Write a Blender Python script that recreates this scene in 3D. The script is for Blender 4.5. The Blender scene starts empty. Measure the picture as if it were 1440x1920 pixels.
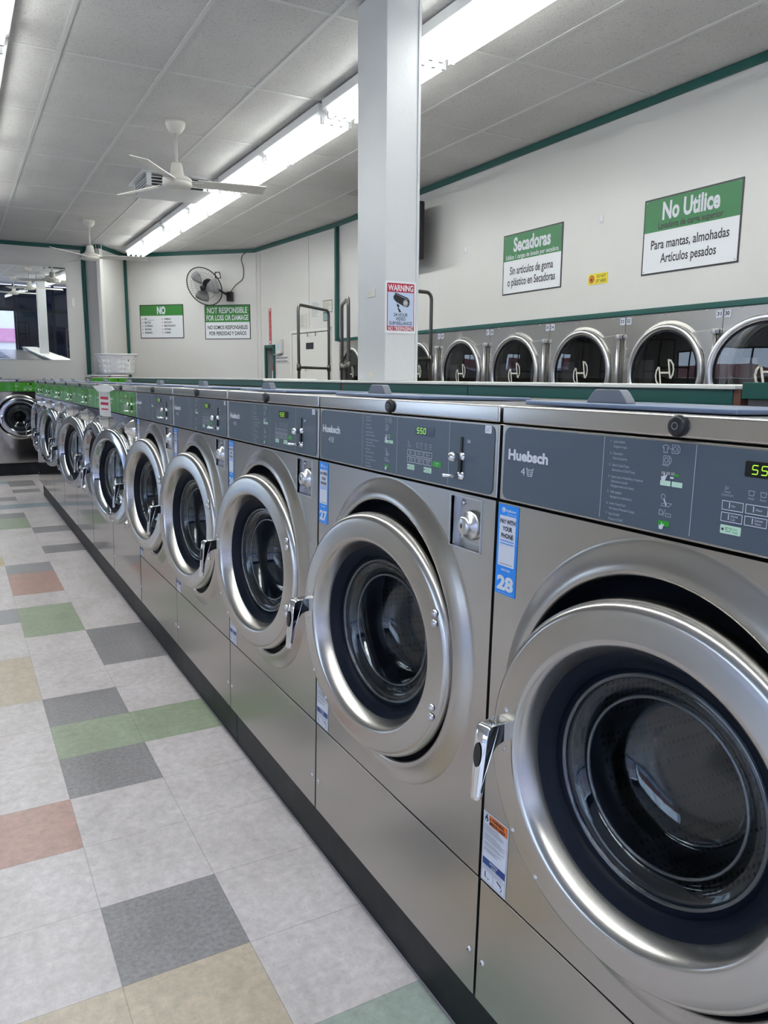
import bpy, math, random
from mathutils import Matrix, Vector
random.seed(7)
S = bpy.context.scene
COL = S.collection
PI = math.pi
# ------------------------------------------------------------------ camera
F_PX, YAW, PITCH, ROLL, CAMZ = 1458.0, .5021, .1699, .0062, 1.3781
cy_, sy_, cp_, sp_ = math.cos(YAW), math.sin(YAW), math.cos(PITCH), math.sin(PITCH)
Fv = Vector((sy_*cp_, cy_*cp_, -sp_)); Rv = Vector((cy_, -sy_, 0)); Uv = Rv.cross(Fv)
cr, sr = math.cos(ROLL), math.sin(ROLL)
Rr = Rv*cr + Uv*sr; Ur = -Rv*sr + Uv*cr
cam = bpy.data.cameras.new('camera'); camo = bpy.data.objects.new('camera', cam); COL.objects.link(camo)
camo.matrix_world = Matrix(((Rr.x, Ur.x, -Fv.x, 0), (Rr.y, Ur.y, -Fv.y, 0), (Rr.z, Ur.z, -Fv.z, CAMZ), (0, 0, 0, 1)))
cam.sensor_fit = 'VERTICAL'; cam.sensor_height = 36; cam.lens = 36*F_PX/1920
cam.clip_start = .02; cam.clip_end = 200
S.camera = camo
# ------------------------------------------------------------------ world, exposure
S.view_settings.view_transform = 'Standard'; S.view_settings.look = 'None'
S.view_settings.gamma = 1; S.view_settings.use_curve_mapping = False
S.view_settings.exposure = 0.68
SKY = 3.0
TUBE = 9.0
w = bpy.data.worlds.new('sky'); S.world = w; w.use_nodes = True
nt = w.node_tree; bg = nt.nodes['Background']
tc = nt.nodes.new('ShaderNodeTexCoord'); sep = nt.nodes.new('ShaderNodeSeparateXYZ'); rmp = nt.nodes.new('ShaderNodeValToRGB')
nt.links.new(tc.outputs['Generated'], sep.inputs[0]); nt.links.new(sep.outputs['Z'], rmp.inputs[0]); nt.links.new(rmp.outputs[0], bg.inputs[0])
rmp.color_ramp.elements[0].color = (.72, .82, 1, 1); rmp.color_ramp.elements[1].color = (.28, .5, 1, 1)
bg.inputs[1].default_value = SKY
S.cycles.max_bounces = 10; S.cycles.diffuse_bounces = 5; S.cycles.glossy_bounces = 6
S.cycles.transmission_bounces = 8; S.cycles.transparent_max_bounces = 12
S.cycles.caustics_reflective = False; S.cycles.caustics_refractive = False
S.cycles.sample_clamp_indirect = 6
# ------------------------------------------------------------------ materials
MATS = {}
def mat(name, col, rough=.5, metal=0., **k):
    m = bpy.data.materials.new(name); m.use_nodes = True
    b = m.node_tree.nodes['Principled BSDF']
    b.inputs['Base Color'].default_value = (*col, 1); b.inputs['Roughness'].default_value = rough
    b.inputs['Metallic'].default_value = metal
    for kk, v in k.items():
        b.inputs[kk.replace('_', ' ')].default_value = (*v, 1) if isinstance(v, tuple) else v
    MATS[name] = m; return m
def srgb(r, g, b):
    f = lambda c: (c/255/12.92 if c/255 <= .04045 else ((c/255+.055)/1.055)**2.4)
    return (f(r), f(g), f(b))
def N(m, t): return m.node_tree.nodes.new(t)
def LK(m, a, b): m.node_tree.links.new(a, b)
def BS(m): return m.node_tree.nodes['Principled BSDF']
def coords(m, scale, kind='Object'):
    t = N(m, 'ShaderNodeTexCoord'); mp = N(m, 'ShaderNodeMapping'); mp.inputs['Scale'].default_value = scale
    LK(m, t.outputs[kind], mp.inputs[0]); return mp.outputs[0]
def noise(m, vec, scale, detail=4, rough=.6):
    n = N(m, 'ShaderNodeTexNoise'); n.inputs['Scale'].default_value = scale; n.inputs['Detail'].default_value = detail
    n.inputs['Roughness'].default_value = rough; LK(m, vec, n.inputs['Vector']); return n.outputs['Fac']
def ramp(m, fac, stops):
    r = N(m, 'ShaderNodeValToRGB'); e = r.color_ramp.elements
    while len(e) < len(stops): e.new(.5)
    for i, (p, c) in enumerate(stops):
        e[i].position = p; e[i].color = (*c, 1) if isinstance(c, tuple) else (c, c, c, 1)
    LK(m, fac, r.inputs[0]); return r.outputs[0]
def mul(m, a, b, fac=1.0, mode='MULTIPLY'):
    x = N(m, 'ShaderNodeMix'); x.data_type = 'RGBA'; x.blend_type = mode; x.inputs[0].default_value = fac
    for s, i in ((a, 6), (b, 7)):
        if isinstance(s, tuple): x.inputs[i].default_value = (*s, 1)
        else: LK(m, s, x.inputs[i])
    return x.outputs[2]
def steel(name, col, rough, aniso=0., axis=None, brush=(.8, .8, 6), var=.02, smudge=True):
    m = mat(name, col, rough, 1.0); b = BS(m)
    if aniso:
        b.inputs['Anisotropic'].default_value = aniso
        t = N(m, 'ShaderNodeTangent'); t.direction_type = 'RADIAL'; t.axis = axis or 'Z'; LK(m, t.outputs[0], b.inputs['Tangent'])
    n1 = noise(m, coords(m, brush), 1, 2)
    c1 = ramp(m, n1, [(.0, tuple(c*(1-var*2) for c in col)), (1, tuple(min(1, c*(1+var*2)) for c in col))])
    LK(m, c1, b.inputs['Base Color'])
    if smudge:
        n2 = noise(m, coords(m, (1, 1, 1)), 2.2, 2)
        mr = N(m, 'ShaderNodeMapRange'); mr.inputs[1].default_value = 0; mr.inputs[2].default_value = 1
        mr.inputs[3].default_value = rough*.85; mr.inputs[4].default_value = rough*1.15
        LK(m, n2, mr.inputs[0]); LK(m, mr.outputs[0], b.inputs['Roughness'])
    return m
STEEL = steel('brushed_steel', (.48, .46, .435), .27, smudge=False)
LIDST = steel('lid_steel', (.54, .52, .50), .22)
RINGST = steel('ring_steel', (.50, .48, .455), .25, .6, 'Y', (1, 1, 1))
POLST = steel('polished_steel', (.46, .445, .43), .10, 0, None, (1, 1, 4), .03)
DRYST = steel('dryer_steel', (.52, .50, .47), .27)
CHROME = mat('chrome', (.78, .79, .80), .06, 1.0)
DCHROME = steel('door_chrome', (.42, .44, .47), .09, 0, None, (3, 3, 3), .03)
SATIN = mat('satin_aluminium', (.62, .62, .63), .3, 1.0)
BLACK = mat('black_plastic', (.012, .012, .014), .35)
RUBBER = mat('navy_rubber', (.002, .005, .013), .5, Specular_IOR_Level=.2)
DARK = mat('dark_cavity', (.01, .011, .013), .6)
GREYP = mat('grey_overlay', srgb(79, 91, 103), .34)
GREENP = mat('green_overlay', srgb(58, 142, 30), .25)
LETTER = mat('white_print', srgb(214, 218, 226), .5)
LETDIM = mat('grey_print', srgb(176, 184, 194), .5)
INK = mat('dark_print', srgb(28, 30, 40), .5)
MINT = mat('mint_key', srgb(196, 226, 205), .4)
GO = mat('green_key', srgb(40, 160, 40), .4)
LEDBK = mat('display_window', (.006, .007, .008), .12)
LED = mat('green_led', (.05, .2, .02), .4, Emission_Color=(.42, 1, .03), Emission_Strength=.8)
BLUE = mat('blue_sticker', srgb(24, 140, 238), .35)
WHITES = mat('white_sticker', srgb(214, 218, 230), .4)
ORANGE = mat('orange_print', srgb(226, 118, 44), .45)
NAVY = mat('navy_print', srgb(30, 66, 130), .45)
HANDLEP = mat('grey_handle_plastic', srgb(112, 116, 126), .45)
COVERP = mat('blue_grey_cover', srgb(120, 136, 165), .28)
def glassy(name, col, rough=.0, ior=1.45):
    m = mat(name, col, rough); b = BS(m); b.inputs['Transmission Weight'].default_value = 1; b.inputs['IOR'].default_value = ior; return m

def pane_mat(name, tint, refl=.08, rough=.0, spec=(1, 1, 1)):
    m = bpy.data.materials.new(name); m.use_nodes = True; n = m.node_tree.nodes; n.clear()
    o = n.new('ShaderNodeOutputMaterial'); mx = n.new('ShaderNodeMixShader'); t = n.new('ShaderNodeBsdfTransparent'); g = n.new('ShaderNodeBsdfGlossy')
    f = n.new('ShaderNodeLayerWeight'); pw = n.new('ShaderNodeMath'); pw.operation = 'POWER'; pw.inputs[1].default_value = 4.5; f.inputs[0].default_value = .5
    ad = n.new('ShaderNodeMath'); ad.operation = 'MULTIPLY_ADD'; ad.inputs[1].default_value = .9; ad.inputs[2].default_value = .04+refl
    t.inputs[0].default_value = (*tint, 1); g.inputs[0].default_value = (*spec, 1); g.inputs['Roughness'].default_value = rough
    L = m.node_tree.links; L.new(f.outputs['Facing'], pw.inputs[0]); L.new(pw.outputs[0], ad.inputs[0]); L.new(ad.outputs[0], mx.inputs[0]); L.new(t.outputs[0], mx.inputs[1]); L.new(g.outputs[0], mx.inputs[2]); L.new(mx.outputs[0], o.inputs[0])
    MATS[name] = m; return m
GLASS = pane_mat('door_glass', (.80, .85, .88), .0)
GLINTGL = pane_mat('glass_rim', (.62, .68, .74), .06, .03)
PANE = pane_mat('clear_pane', (.9, .94, .95), .0)
TINT = pane_mat('tinted_pane', (.05, .07, .11), .02)
DRYGL = pane_mat('dryer_glass', (.30, .31, .33), .03)
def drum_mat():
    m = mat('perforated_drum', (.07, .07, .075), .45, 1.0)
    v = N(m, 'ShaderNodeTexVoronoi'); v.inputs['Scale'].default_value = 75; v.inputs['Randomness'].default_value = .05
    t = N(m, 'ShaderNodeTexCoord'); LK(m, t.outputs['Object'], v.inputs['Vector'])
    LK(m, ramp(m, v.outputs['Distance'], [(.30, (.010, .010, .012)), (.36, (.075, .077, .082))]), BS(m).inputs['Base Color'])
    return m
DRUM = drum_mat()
def plaster(name, col, rough=.55, bump=.06, sc=60):
    m = mat(name, col, rough); b = BS(m); v = coords(m, (1, 1, 1), 'Object')
    n = noise(m, v, sc, 5); bp = N(m, 'ShaderNodeBump'); bp.inputs['Strength'].default_value = bump; bp.inputs['Distance'].default_value = .01
    LK(m, n, bp.inputs['Height']); LK(m, bp.outputs[0], b.inputs['Normal'])
    n2 = noise(m, v, 1.3, 4); LK(m, ramp(m, n2, [(.3, tuple(c*.94 for c in col)), (.75, col)]), b.inputs['Base Color'])
    return m
WALL = plaster('white_wall_paint', srgb(217, 215, 212), .32)
COLM = plaster('white_column_paint', srgb(210, 212, 213), .4, .12, 90)
TEAL = plaster('teal_trim_paint', srgb(20, 84, 78), .4, .05)
BROWN = mat('brown_wood', srgb(108, 72, 56), .6)
BEIGE = mat('beige_paint', srgb(168, 162, 152), .5)
LAMIN = mat('white_laminate', srgb(232, 231, 228), .35)
PLINTH = mat('dark_plinth_paint', srgb(20, 22, 25), .45, Specular_IOR_Level=.25)
n_ = noise(PLINTH, coords(PLINTH, (1, 1, 1)), 9, 6)
LK(PLINTH, ramp(PLINTH, n_, [(.4, srgb(16, 18, 21)), (.8, srgb(42, 44, 46))]), BS(PLINTH).inputs['Base Color'])
WPLAS = mat('white_plastic', srgb(232, 232, 234), .35)
FANW = mat('fan_cream', srgb(214, 210, 202), .4)
FIXW = mat('fixture_white', srgb(226, 226, 226), .4)
TUBEM = mat('fluorescent_tube', (1, 1, 1), .5, Emission_Color=(.96, 1.0, .97), Emission_Strength=TUBE)
MIRROR = mat('mirror_silver', (.88, .9, .9), .0, 1.0)
SIGNG = mat('sign_green', srgb(38, 120, 66), .4)
SIGNG2 = mat('sign_light_green', srgb(58, 128, 56), .4)
SIGNW = mat('sign_white', srgb(226, 228, 232), .4)
SIGNK = mat('sign_black', srgb(34, 34, 42), .4)
RED = mat('sign_red', srgb(176, 24, 60), .4)
SIGNB = mat('sign_pale_blue', srgb(186, 200, 226), .4)
YEL = mat('sign_yellow', srgb(232, 212, 40), .4)
PIPE = mat('dark_pipe', (.14, .135, .13), .32, 1.0)
WIRE = mat('black_wire', (.015, .015, .017), .4)
PAPER = mat('paper', srgb(214, 216, 214), .7)
EXTRED = mat('extinguisher_red', srgb(190, 40, 50), .35)
GREYW = mat('grey_panel', srgb(150, 150, 152), .5)
LDIM = mat('light_plate', srgb(208, 206, 196), .5)
# ------------------------------------------------------------------ geometry helpers
TXT = {}
def text_geo(s, bold):
    k = (s, bold)
    if k in TXT: return TXT[k]
    c = bpy.data.curves.new('t', 'FONT'); c.body = s; c.size = 1; c.offset = bold; c.resolution_u = 3; c.fill_mode = 'FRONT'
    o = bpy.data.objects.new('t', c); me = o.to_mesh()
    vs = [(v.co.x, v.co.y) for v in me.vertices]; fs = [tuple(p.vertices) for p in me.polygons]
    o.to_mesh_clear(); bpy.data.objects.remove(o); bpy.data.curves.remove(c)
    xs = [v[0] for v in vs]; ys = [v[1] for v in vs]
    TXT[k] = (vs, fs, min(xs), max(xs), min(ys), max(ys)); return TXT[k]
class MB:
    def __init__(s): s.v = []; s.f = []; s.m = []; s.sm = []
    def face(s, idx, mi=0, sm=False): s.f.append(tuple(idx)); s.m.append(mi); s.sm.append(sm)
    def add(s, vs, fs, mi=0, sm=False):
        o = len(s.v); s.v += [tuple(v) for v in vs]
        for f in fs: s.face([i+o for i in f], mi, sm)
        return s
    def box(s, x0, x1, y0, y1, z0, z1, mi=0):
        vs = [(x, y, z) for x in (x0, x1) for y in (y0, y1) for z in (z0, z1)]
        return s.add(vs, [(0, 1, 3, 2), (4, 6, 7, 5), (0, 4, 5, 1), (2, 3, 7, 6), (0, 2, 6, 4), (1, 5, 7, 3)], mi)
    def lathe(s, prof, c=(0, 0, 0), axis='y', n=48, mi=0, sm=True, close=False):
        o = len(s.v); cx, cy, cz = c; P = len(prof)
        for k in range(n):
            a = 2*PI*k/n; ca, sa = math.cos(a), math.sin(a)
            for r, h in prof:
                if axis == 'y': s.v.append((cx+r*ca, cy+h, cz+r*sa))
                elif axis == 'z': s.v.append((cx+r*ca, cy+r*sa, cz+h))
                else: s.v.append((cx+h, cy+r*ca, cz+r*sa))
        for k in range(n):
            a = k*P; b = ((k+1) % n)*P
            for i in range(P if close else P-1):
                j = (i+1) % P
                q = (o+a+i, o+b+i, o+b+j, o+a+j)
                s.face(q if axis != 'z' else q, mi, sm)
        return s
    def tube(s, pts, r, n=10, mi=0, caps=True):
        pts = [Vector(p) for p in pts]; o = len(s.v); prev = None
        rr = r if isinstance(r, (list, tuple)) else [r]*len(pts)
        for i, p in enumerate(pts):
            d = (pts[min(i+1, len(pts)-1)]-pts[max(i-1, 0)]).normalized()
            if prev is None:
                u = d.cross(Vector((0, 0, 1)))
                if u.length < .05: u = d.cross(Vector((1, 0, 0)))
            else: u = prev-d*prev.dot(d)
            u.normalize(); prev = u; w_ = d.cross(u)
            for k in range(n):
                a = 2*PI*k/n; s.v.append(tuple(p+(u*math.cos(a)+w_*math.sin(a))*rr[i]))
        for i in range(len(pts)-1):
            for k in range(n):
                k2 = (k+1) % n; s.face((o+i*n+k, o+i*n+k2, o+(i+1)*n+k2, o+(i+1)*n+k), mi, True)
        if caps:
            s.face([o+k for k in range(n)][::-1], mi); s.face([o+(len(pts)-1)*n+k for k in range(n)], mi)
        return s
    def prism(s, out, h0, h1, axis='y', mi=0, sm=False):
        """outline of (a,b); axis y -> (a,h,b); x -> (h,a,b); z -> (a,b,h)"""
        f = {'y': lambda a, b, h: (a, h, b), 'x': lambda a, b, h: (h, a, b), 'z': lambda a, b, h: (a, b, h)}[axis]
        o = len(s.v); n = len(out)
        s.v += [f(a, b, h0) for a, b in out]+[f(a, b, h1) for a, b in out]
        s.face([o+i for i in range(n)], mi); s.face([o+n+i for i in range(n)][::-1], mi)
        for i in range(n):
            j = (i+1) % n; s.face((o+j, o+i, o+n+i, o+n+j), mi, sm)
        return s
    def rect(s, x0, x1, z0, z1, y=0., mi=0, r=0.):
        if r <= 0: return s.add([(x0, y, z0), (x1, y, z0), (x1, y, z1), (x0, y, z1)], [(0, 1, 2, 3)], mi)
        pts = rrect(x0, x1, z0, z1, r); return s.add([(a, y, b) for a, b in pts], [tuple(range(len(pts)))], mi)
    def poly(s, pts, y=0., mi=0): return s.add([(a, y, b) for a, b in pts], [tuple(range(len(pts)))], mi)
    def line(s, pts, wd, y=0., mi=0):
        for (a, b), (c, d) in zip(pts, pts[1:]):
            L = math.hypot(c-a, d-b) or 1; nx, nz = -(d-b)/L*wd/2, (c-a)/L*wd/2; ex, ez = (c-a)/L*wd*.4, (d-b)/L*wd*.4
            s.add([(a-nx-ex, y, b-nz-ez), (c-nx+ex, y, d-nz+ez), (c+nx+ex, y, d+nz+ez), (a+nx-ex, y, b+nz-ez)], [(0, 1, 2, 3)], mi)
        return s
    def disc(s, x, z, r, y=0., mi=0, n=20, rz=None):
        rz = rz or r
        return s.add([(x+r*math.cos(2*PI*k/n), y, z+rz*math.sin(2*PI*k/n)) for k in range(n)], [tuple(range(n))], mi)
    def circ(s, x, z, r, wd, y=0., mi=0, n=20, a0=0, a1=2*PI):
        return s.line([(x+r*math.cos(a0+(a1-a0)*k/n), z+r*math.sin(a0+(a1-a0)*k/n)) for k in range(n+1)], wd, y, mi)
    def text(s, t, x, z, h, y=0., mi=0, width=None, bold=0., al='l', sx=1.):
        """front-facing lettering; z is the baseline, h the cap height (A=0.7 em)"""
        vs, fs, a, b, c, d = text_geo(t, bold)
        k = h/.69
        kx = k*sx
        if width: kx = width/(b-a)
        off = {'l': -a, 'c': -(a+b)/2, 'r': -b}[al]
        return s.add([(x+(p+off)*kx, y, z+q*k) for p, q in vs], fs, mi)
    def build(s, name, mats, parent=None, bevel=0., seg=2, loc=None, rot=None, ang=40):
        me = bpy.data.meshes.new(name); me.from_pydata(s.v, [], s.f)
        mats = mats if isinstance(mats, (list, tuple)) else [mats]
        for m in mats: me.materials.append(m)
        me.polygons.foreach_set('material_index', s.m); me.polygons.foreach_set('use_smooth', s.sm)
        me.validate()
        import bmesh
        bm = bmesh.new(); bm.from_mesh(me); bmesh.ops.recalc_face_normals(bm, faces=bm.faces); bm.to_mesh(me); bm.free(); me.update()
        o = bpy.data.objects.new(name, me); COL.objects.link(o)
        if parent: o.parent = parent
        if loc: o.location = loc
        if rot: o.rotation_euler = rot
        if bevel:
            b = o.modifiers.new('bevel', 'BEVEL'); b.width = bevel; b.segments = seg; b.limit_method = 'ANGLE'; b.angle_limit = math.radians(ang)
            for p in me.polygons: p.use_smooth = True
            wn = o.modifiers.new('wn', 'WEIGHTED_NORMAL'); wn.keep_sharp = True
        return o
def rrect(x0, x1, z0, z1, r, n=4):
    pts = []
    for cx, cz, a in ((x1-r, z1-r, 0), (x0+r, z1-r, 90), (x0+r, z0+r, 180), (x1-r, z0+r, 270)):
        for k in range(n+1):
            t = math.radians(a+90*k/n); pts.append((cx+r*math.cos(t), cz+r*math.sin(t)))
    return pts
def tag(o, label, cat, group=None):
    o['label'] = label; o['category'] = cat
    if group: o['group'] = group
    return o
def thing(name, label, cat, loc=(0, 0, 0), rot=(0, 0, 0), group=None):
    o = bpy.data.objects.new(name, None); COL.objects.link(o); o.location = loc; o.rotation_euler = rot; o.empty_display_size = .1
    return tag(o, label, cat, group)
def struct(o): o['kind'] = 'structure'; return o
def kids(o): return [c for c in bpy.data.objects if c.parent == o]
def copy_tree(o, parent=None, skip=()):
    c = o.copy(); COL.objects.link(c); c.parent = parent
    for ch in CH.get(o.name, []) if False else kids(o):
        if ch.name.split('.')[0] in skip: continue
        copy_tree(ch, c, skip)
    return c
CH = {}
# ------------------------------------------------------------------ setting
T = .3048; XL1, Y0 = .2373, 1.6634
ZC = 3.2795; ZTRIM = 3.2208
XD = 4.327
def tile_mat(name, col, spk=.2, sc=34):
    m = mat(name, col, .3); b = BS(m); v = coords(m, (1, 1, 1), 'Object')
    n1 = noise(m, v, sc, 8, .75); n2 = noise(m, coords(m, (1, .6, 1)), 4.5, 8, .75); n3 = noise(m, coords(m, (1, 1, 1)), 130, 2)
    c = ramp(m, n1, [(.3, tuple(x*(1-spk) for x in col)), (.72, tuple(min(1, x*(1+spk*.8)) for x in col))])
    c = mul(m, c, ramp(m, n2, [(.32, (.80, .79, .77)), (.58, (1, 1, 1))]))
    c = mul(m, c, ramp(m, n3, [(.28, (.72, .72, .72)), (.36, (1, 1, 1))]), .6)
    g = N(m, 'ShaderNodeNewGeometry'); sp = N(m, 'ShaderNodeSeparateXYZ'); LK(m, g.outputs['Position'], sp.inputs[0])
    outs = []
    for ax, o0 in (('X', XL1), ('Y', Y0)):
        a = N(m, 'ShaderNodeMath'); a.operation = 'SUBTRACT'; a.inputs[1].default_value = o0-T*100; LK(m, sp.outputs[ax], a.inputs[0])
        d = N(m, 'ShaderNodeMath'); d.operation = 'MODULO'; d.inputs[1].default_value = T; LK(m, a.outputs[0], d.inputs[0])
        e = N(m, 'ShaderNodeMath'); e.operation = 'PINGPONG'; e.inputs[1].default_value = T/2; LK(m, d.outputs[0], e.inputs[0])
        outs.append(e.outputs[0])
    mn = N(m, 'ShaderNodeMath'); mn.operation = 'MINIMUM'; LK(m, outs[0], mn.inputs[0]); LK(m, outs[1], mn.inputs[1])
    mr = N(m, 'ShaderNodeMapRange'); mr.inputs[1].default_value = 0; mr.inputs[2].default_value = .0016; mr.inputs[3].default_value = .55; mr.inputs[4].default_value = 1
    LK(m, mn.outputs[0], mr.inputs[0])
    c = mul(m, c, mr.outputs[0]); LK(m, c, b.inputs['Base Color'])
    r2 = N(m, 'ShaderNodeMapRange'); r2.inputs[3].default_value = .2; r2.inputs[4].default_value = .48; LK(m, n2, r2.inputs[0]); LK(m, r2.outputs[0], b.inputs['Roughness'])
    return m
TL = {'w': tile_mat('tile_pale_grey', srgb(234, 225, 224)), 'k': tile_mat('tile_dark_grey', srgb(166, 162, 163), .36, 75), 'r': tile_mat('tile_terracotta', srgb(208, 168, 156)),
      'g': tile_mat('tile_green', srgb(178, 190, 162)), 'b': tile_mat('tile_beige', srgb(222, 206, 184)), 't': tile_mat('tile_teal', srgb(184, 196, 186)),
      'u': tile_mat('tile_blue', srgb(176, 192, 200)), 'p': tile_mat('tile_mauve_grey', srgb(176, 173, 177)), 'y': tile_mat('tile_yellow', srgb(216, 198, 150))}
tk = list(TL)
pat = {(0, -1): 'b', (-1, -1): 'b', (0, 0): 'k', (0, 3): 'k', (0, 4): 'g', (1, 4): 'g', (0, 5): 'k', (1, -2): 't', (1, 7): 'k', (1, 8): 'k', (-1, 2): 'r', (-1, 6): 'b', (-1, 7): 'b',
       (0, 9): 'g', (0, 10): 'g', (-1, 10): 'p', (0, 12): 'r', (0, 13): 'r', (0, 14): 'p', (-1, 15): 'y', (1, 16): 'k', (1, 19): 'k', (0, 20): 'g', (0, 21): 'g', (0, 22): 'k',
       (0, 24): 'u', (1, 24): 'u', (-1, 24): 'u', (0, 26): 'k', (1, 28): 'k', (1, 30): 'k', (1, 31): 'k', (0, 31): 'u', (-1, 21): 'w', (1, -1): 'w', (0, 1): 'w', (0, 2): 'w'}
fl = MB(); rf = random.Random(3)
for c in range(-14, 15):
    for r in range(-19, 39):
        k = pat.get((c, r))
        if k is None:
            k = 'w'
            if (c < -2 or c > 2 or r < -2) and rf.random() < .28: k = rf.choice('kkgrbup')
        x, y = XL1+c*T, Y0+r*T
        fl.add([(x, y, 0), (x+T, y, 0), (x+T, y+T, 0), (x, y+T, 0)], [(0, 1, 2, 3)], tk.index(k))
fl.add([(-4.2, -4.3, -.12), (4.9, -4.3, -.12), (4.9, 13.6, -.12), (-4.2, 13.6, -.12)], [(3, 2, 1, 0)], 0)
struct(fl.build('floor', [TL[k] for k in tk]))
# ceiling: tiles with pits and a T-bar grid
CT = mat('ceiling_tile', srgb(214, 212, 210), .7)
v = coords(CT, (1, 1, 1)); n1 = noise(CT, coords(CT, (1, 1.6, 1)), 95, 3, .55); n2 = noise(CT, v, 1.1, 3)
c = mul(CT, ramp(CT, n1, [(.33, (.55, .55, .55)), (.40, (1, 1, 1))]), ramp(CT, n2, [(.3, srgb(196, 194, 192)), (.7, srgb(210, 208, 206))]))
LK(CT, c, BS(CT).inputs['Base Color'])
bp = N(CT, 'ShaderNodeBump'); bp.inputs['Strength'].default_value = .25; bp.inputs['Distance'].default_value = .01; LK(CT, n1, bp.inputs['Height']); LK(CT, bp.outputs[0], BS(CT).inputs['Normal'])
TB = mat('ceiling_grid_white', srgb(206, 205, 204), .35)
ce = MB(); ce.box(-4.1, 4.9, -4.2, 13.5, ZC, ZC+.1)
for k in range(-7, 7):
    x = .7064+k*.6096; ce.box(x-.012, x+.012, -4.1, 13.4, ZC-.004, ZC, 1)
for k in range(-7, 9):
    y = 4.0943+k*1.2192; ce.box(-4.05, 4.6, y-.012, y+.012, ZC-.003, ZC, 1)
struct(ce.build('ceiling', [CT, TB]))
def wall_slab(name, A, B, z0, z1, m=WALL, th=.12, holes=()):
    """slab whose room face runs A->B (left to right seen from the room)"""
    A = Vector(A); B = Vector(B); d = B-A; L = d.length; b = MB()
    xs = sorted({0, L} | {h[0] for h in holes} | {h[1] for h in holes}); zs = sorted({z0, z1} | {h[2] for h in holes} | {h[3] for h in holes})
    for i in range(len(xs)-1):
        for j in range(len(zs)-1):
            cx, cz = (xs[i]+xs[i+1])/2, (zs[j]+zs[j+1])/2
            if any(h[0] < cx < h[1] and h[2] < cz < h[3] for h in holes): continue
            b.box(xs[i], xs[i+1], 0, th, zs[j], zs[j+1])
    return struct(b.build(name, m, loc=(A.x, A.y, 0), rot=(0, 0, math.atan2(d.y, d.x))))
def trim_run(name, A, B, z0, z1, th=.018, inset=0):
    A = Vector(A); B = Vector(B); d = B-A; L = d.length; b = MB(); b.box(inset, L-inset, -th, .002, z0, z1)
    return struct(b.build(name, TEAL, loc=(A.x, A.y, 0), rot=(0, 0, math.atan2(d.y, d.x)), bevel=.004))
P0, P1, P2, P3, P4, P5 = (-4, 12.67), (1.86, 12.67), (2.02, 12.36), (2.517, 13.093), (4.114, 11.546), (XD, 9.085)
wall_slab('wall_back', P0, P1, 0, ZC); wall_slab('wall_pier', P1, P2, 0, ZC, th=.05); wall_slab('wall_recess', P2, P3, 0, ZC, th=.05)
wall_slab('wall_diagonal', P3, P4, 0, ZC)
DQ = (Vector(P5)-Vector(P4)); DL = DQ.length
wall_slab('wall_side', P4, P5, 0, ZC, holes=[(.325, .605, 1.05, 1.835)])
b = MB(); b.box(XD, XD+.14, -4.1, 9.085, 1.835, ZC); b.box(XD, XD+.14, -4.1, 2.58, 0, 1.835); struct(b.build('wall_right', WALL))
b = MB(); b.box(4.9, 5.0, -4.1, 9.3, 0, 3.4); struct(b.build('wall_rear_of_dryers', WALL))
# left wall with a glazed opening, front wall is a storefront
b = MB()
ws = [(-3.6, 1.6), (7.6, 10.2)]; e = -4.1
for a, c in ws:
    b.box(-4.12, -4, e, a, 0, ZC); b.box(-4.12, -4, a, c, 2.5, ZC); b.box(-4.12, -4, a, c, 0, .12); e = c
b.box(-4.12, -4, e, 12.8, 0, ZC); struct(b.build('wall_left', WALL))
for nm, A, B in (('trim_1', P0, P1), ('trim_2', P1, P2), ('trim_3', P2, P3), ('trim_4', P3, P4), ('trim_5', P4, P5), ('trim_6', (XD, 9.085), (XD, -4))):
    trim_run(nm, A, B, ZTRIM, ZC-.004)
trim_run('trim_7', (XD, 9.085), (XD, -4), 1.836, 1.874, .016)
for i, (x, y) in enumerate(((1.835, 12.655), (2.505, 13.06), (XD-.03, 9.09))):
    b = MB(); b.box(-.022, .022, -.022, .022, 1.84 if i == 2 else 0, ZTRIM); struct(b.build('trim_%d' % (8+i), TEAL, loc=(x, y, 0), rot=(0, 0, .6 if i < 2 else 0), bevel=.004))
# front storefront at y=-4
YF = -4.0
FR = mat('dark_bronze_frame', (.02, .022, .028), .4, .5)
b = MB()
for x in (-4.0, -2.5, -1.0, .5, 2.0, 3.2, 4.3): b.box(x-.035, x+.035, YF-.06, YF+.06, 0, ZC)
for z in (.1, 2.45, 3.2): b.box(-4, 4.33, YF-.055, YF+.055, z-.04, z+.04)
b.box(-4.1, 4.33, YF-.06, YF+.06, -.02, .07)
wf = struct(b.build('window_1', FR))
b = MB(); b.box(-3.96, 1.96, YF-.004, YF+.004, .14, 2.41); b.build('pane', PANE, wf)
b = MB(); b.box(-3.96, 4.26, YF-.004, YF+.004, 2.49, 3.16); b.box(2.04, 4.26, YF-.004, YF+.004, .14, 2.41); b.build('tinted_pane', TINT, wf)
for q, (a, c) in enumerate(ws):
    b = MB()
    for y in [a+.03+k*(c-a-.06)/(3-q) for k in range(4-q)]: b.box(-4.09, -4.03, y-.03, y+.03, .12, 2.5)
    for z in (.15, 2.47): b.box(-4.09, -4.03, a, c, z-.03, z+.03)
    w2 = struct(b.build('window_%d' % (q+2), FR)); b = MB(); b.box(-4.064, -4.056, a+.06, c-.06, .18, 2.44); b.build('pane', PANE, w2)
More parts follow.
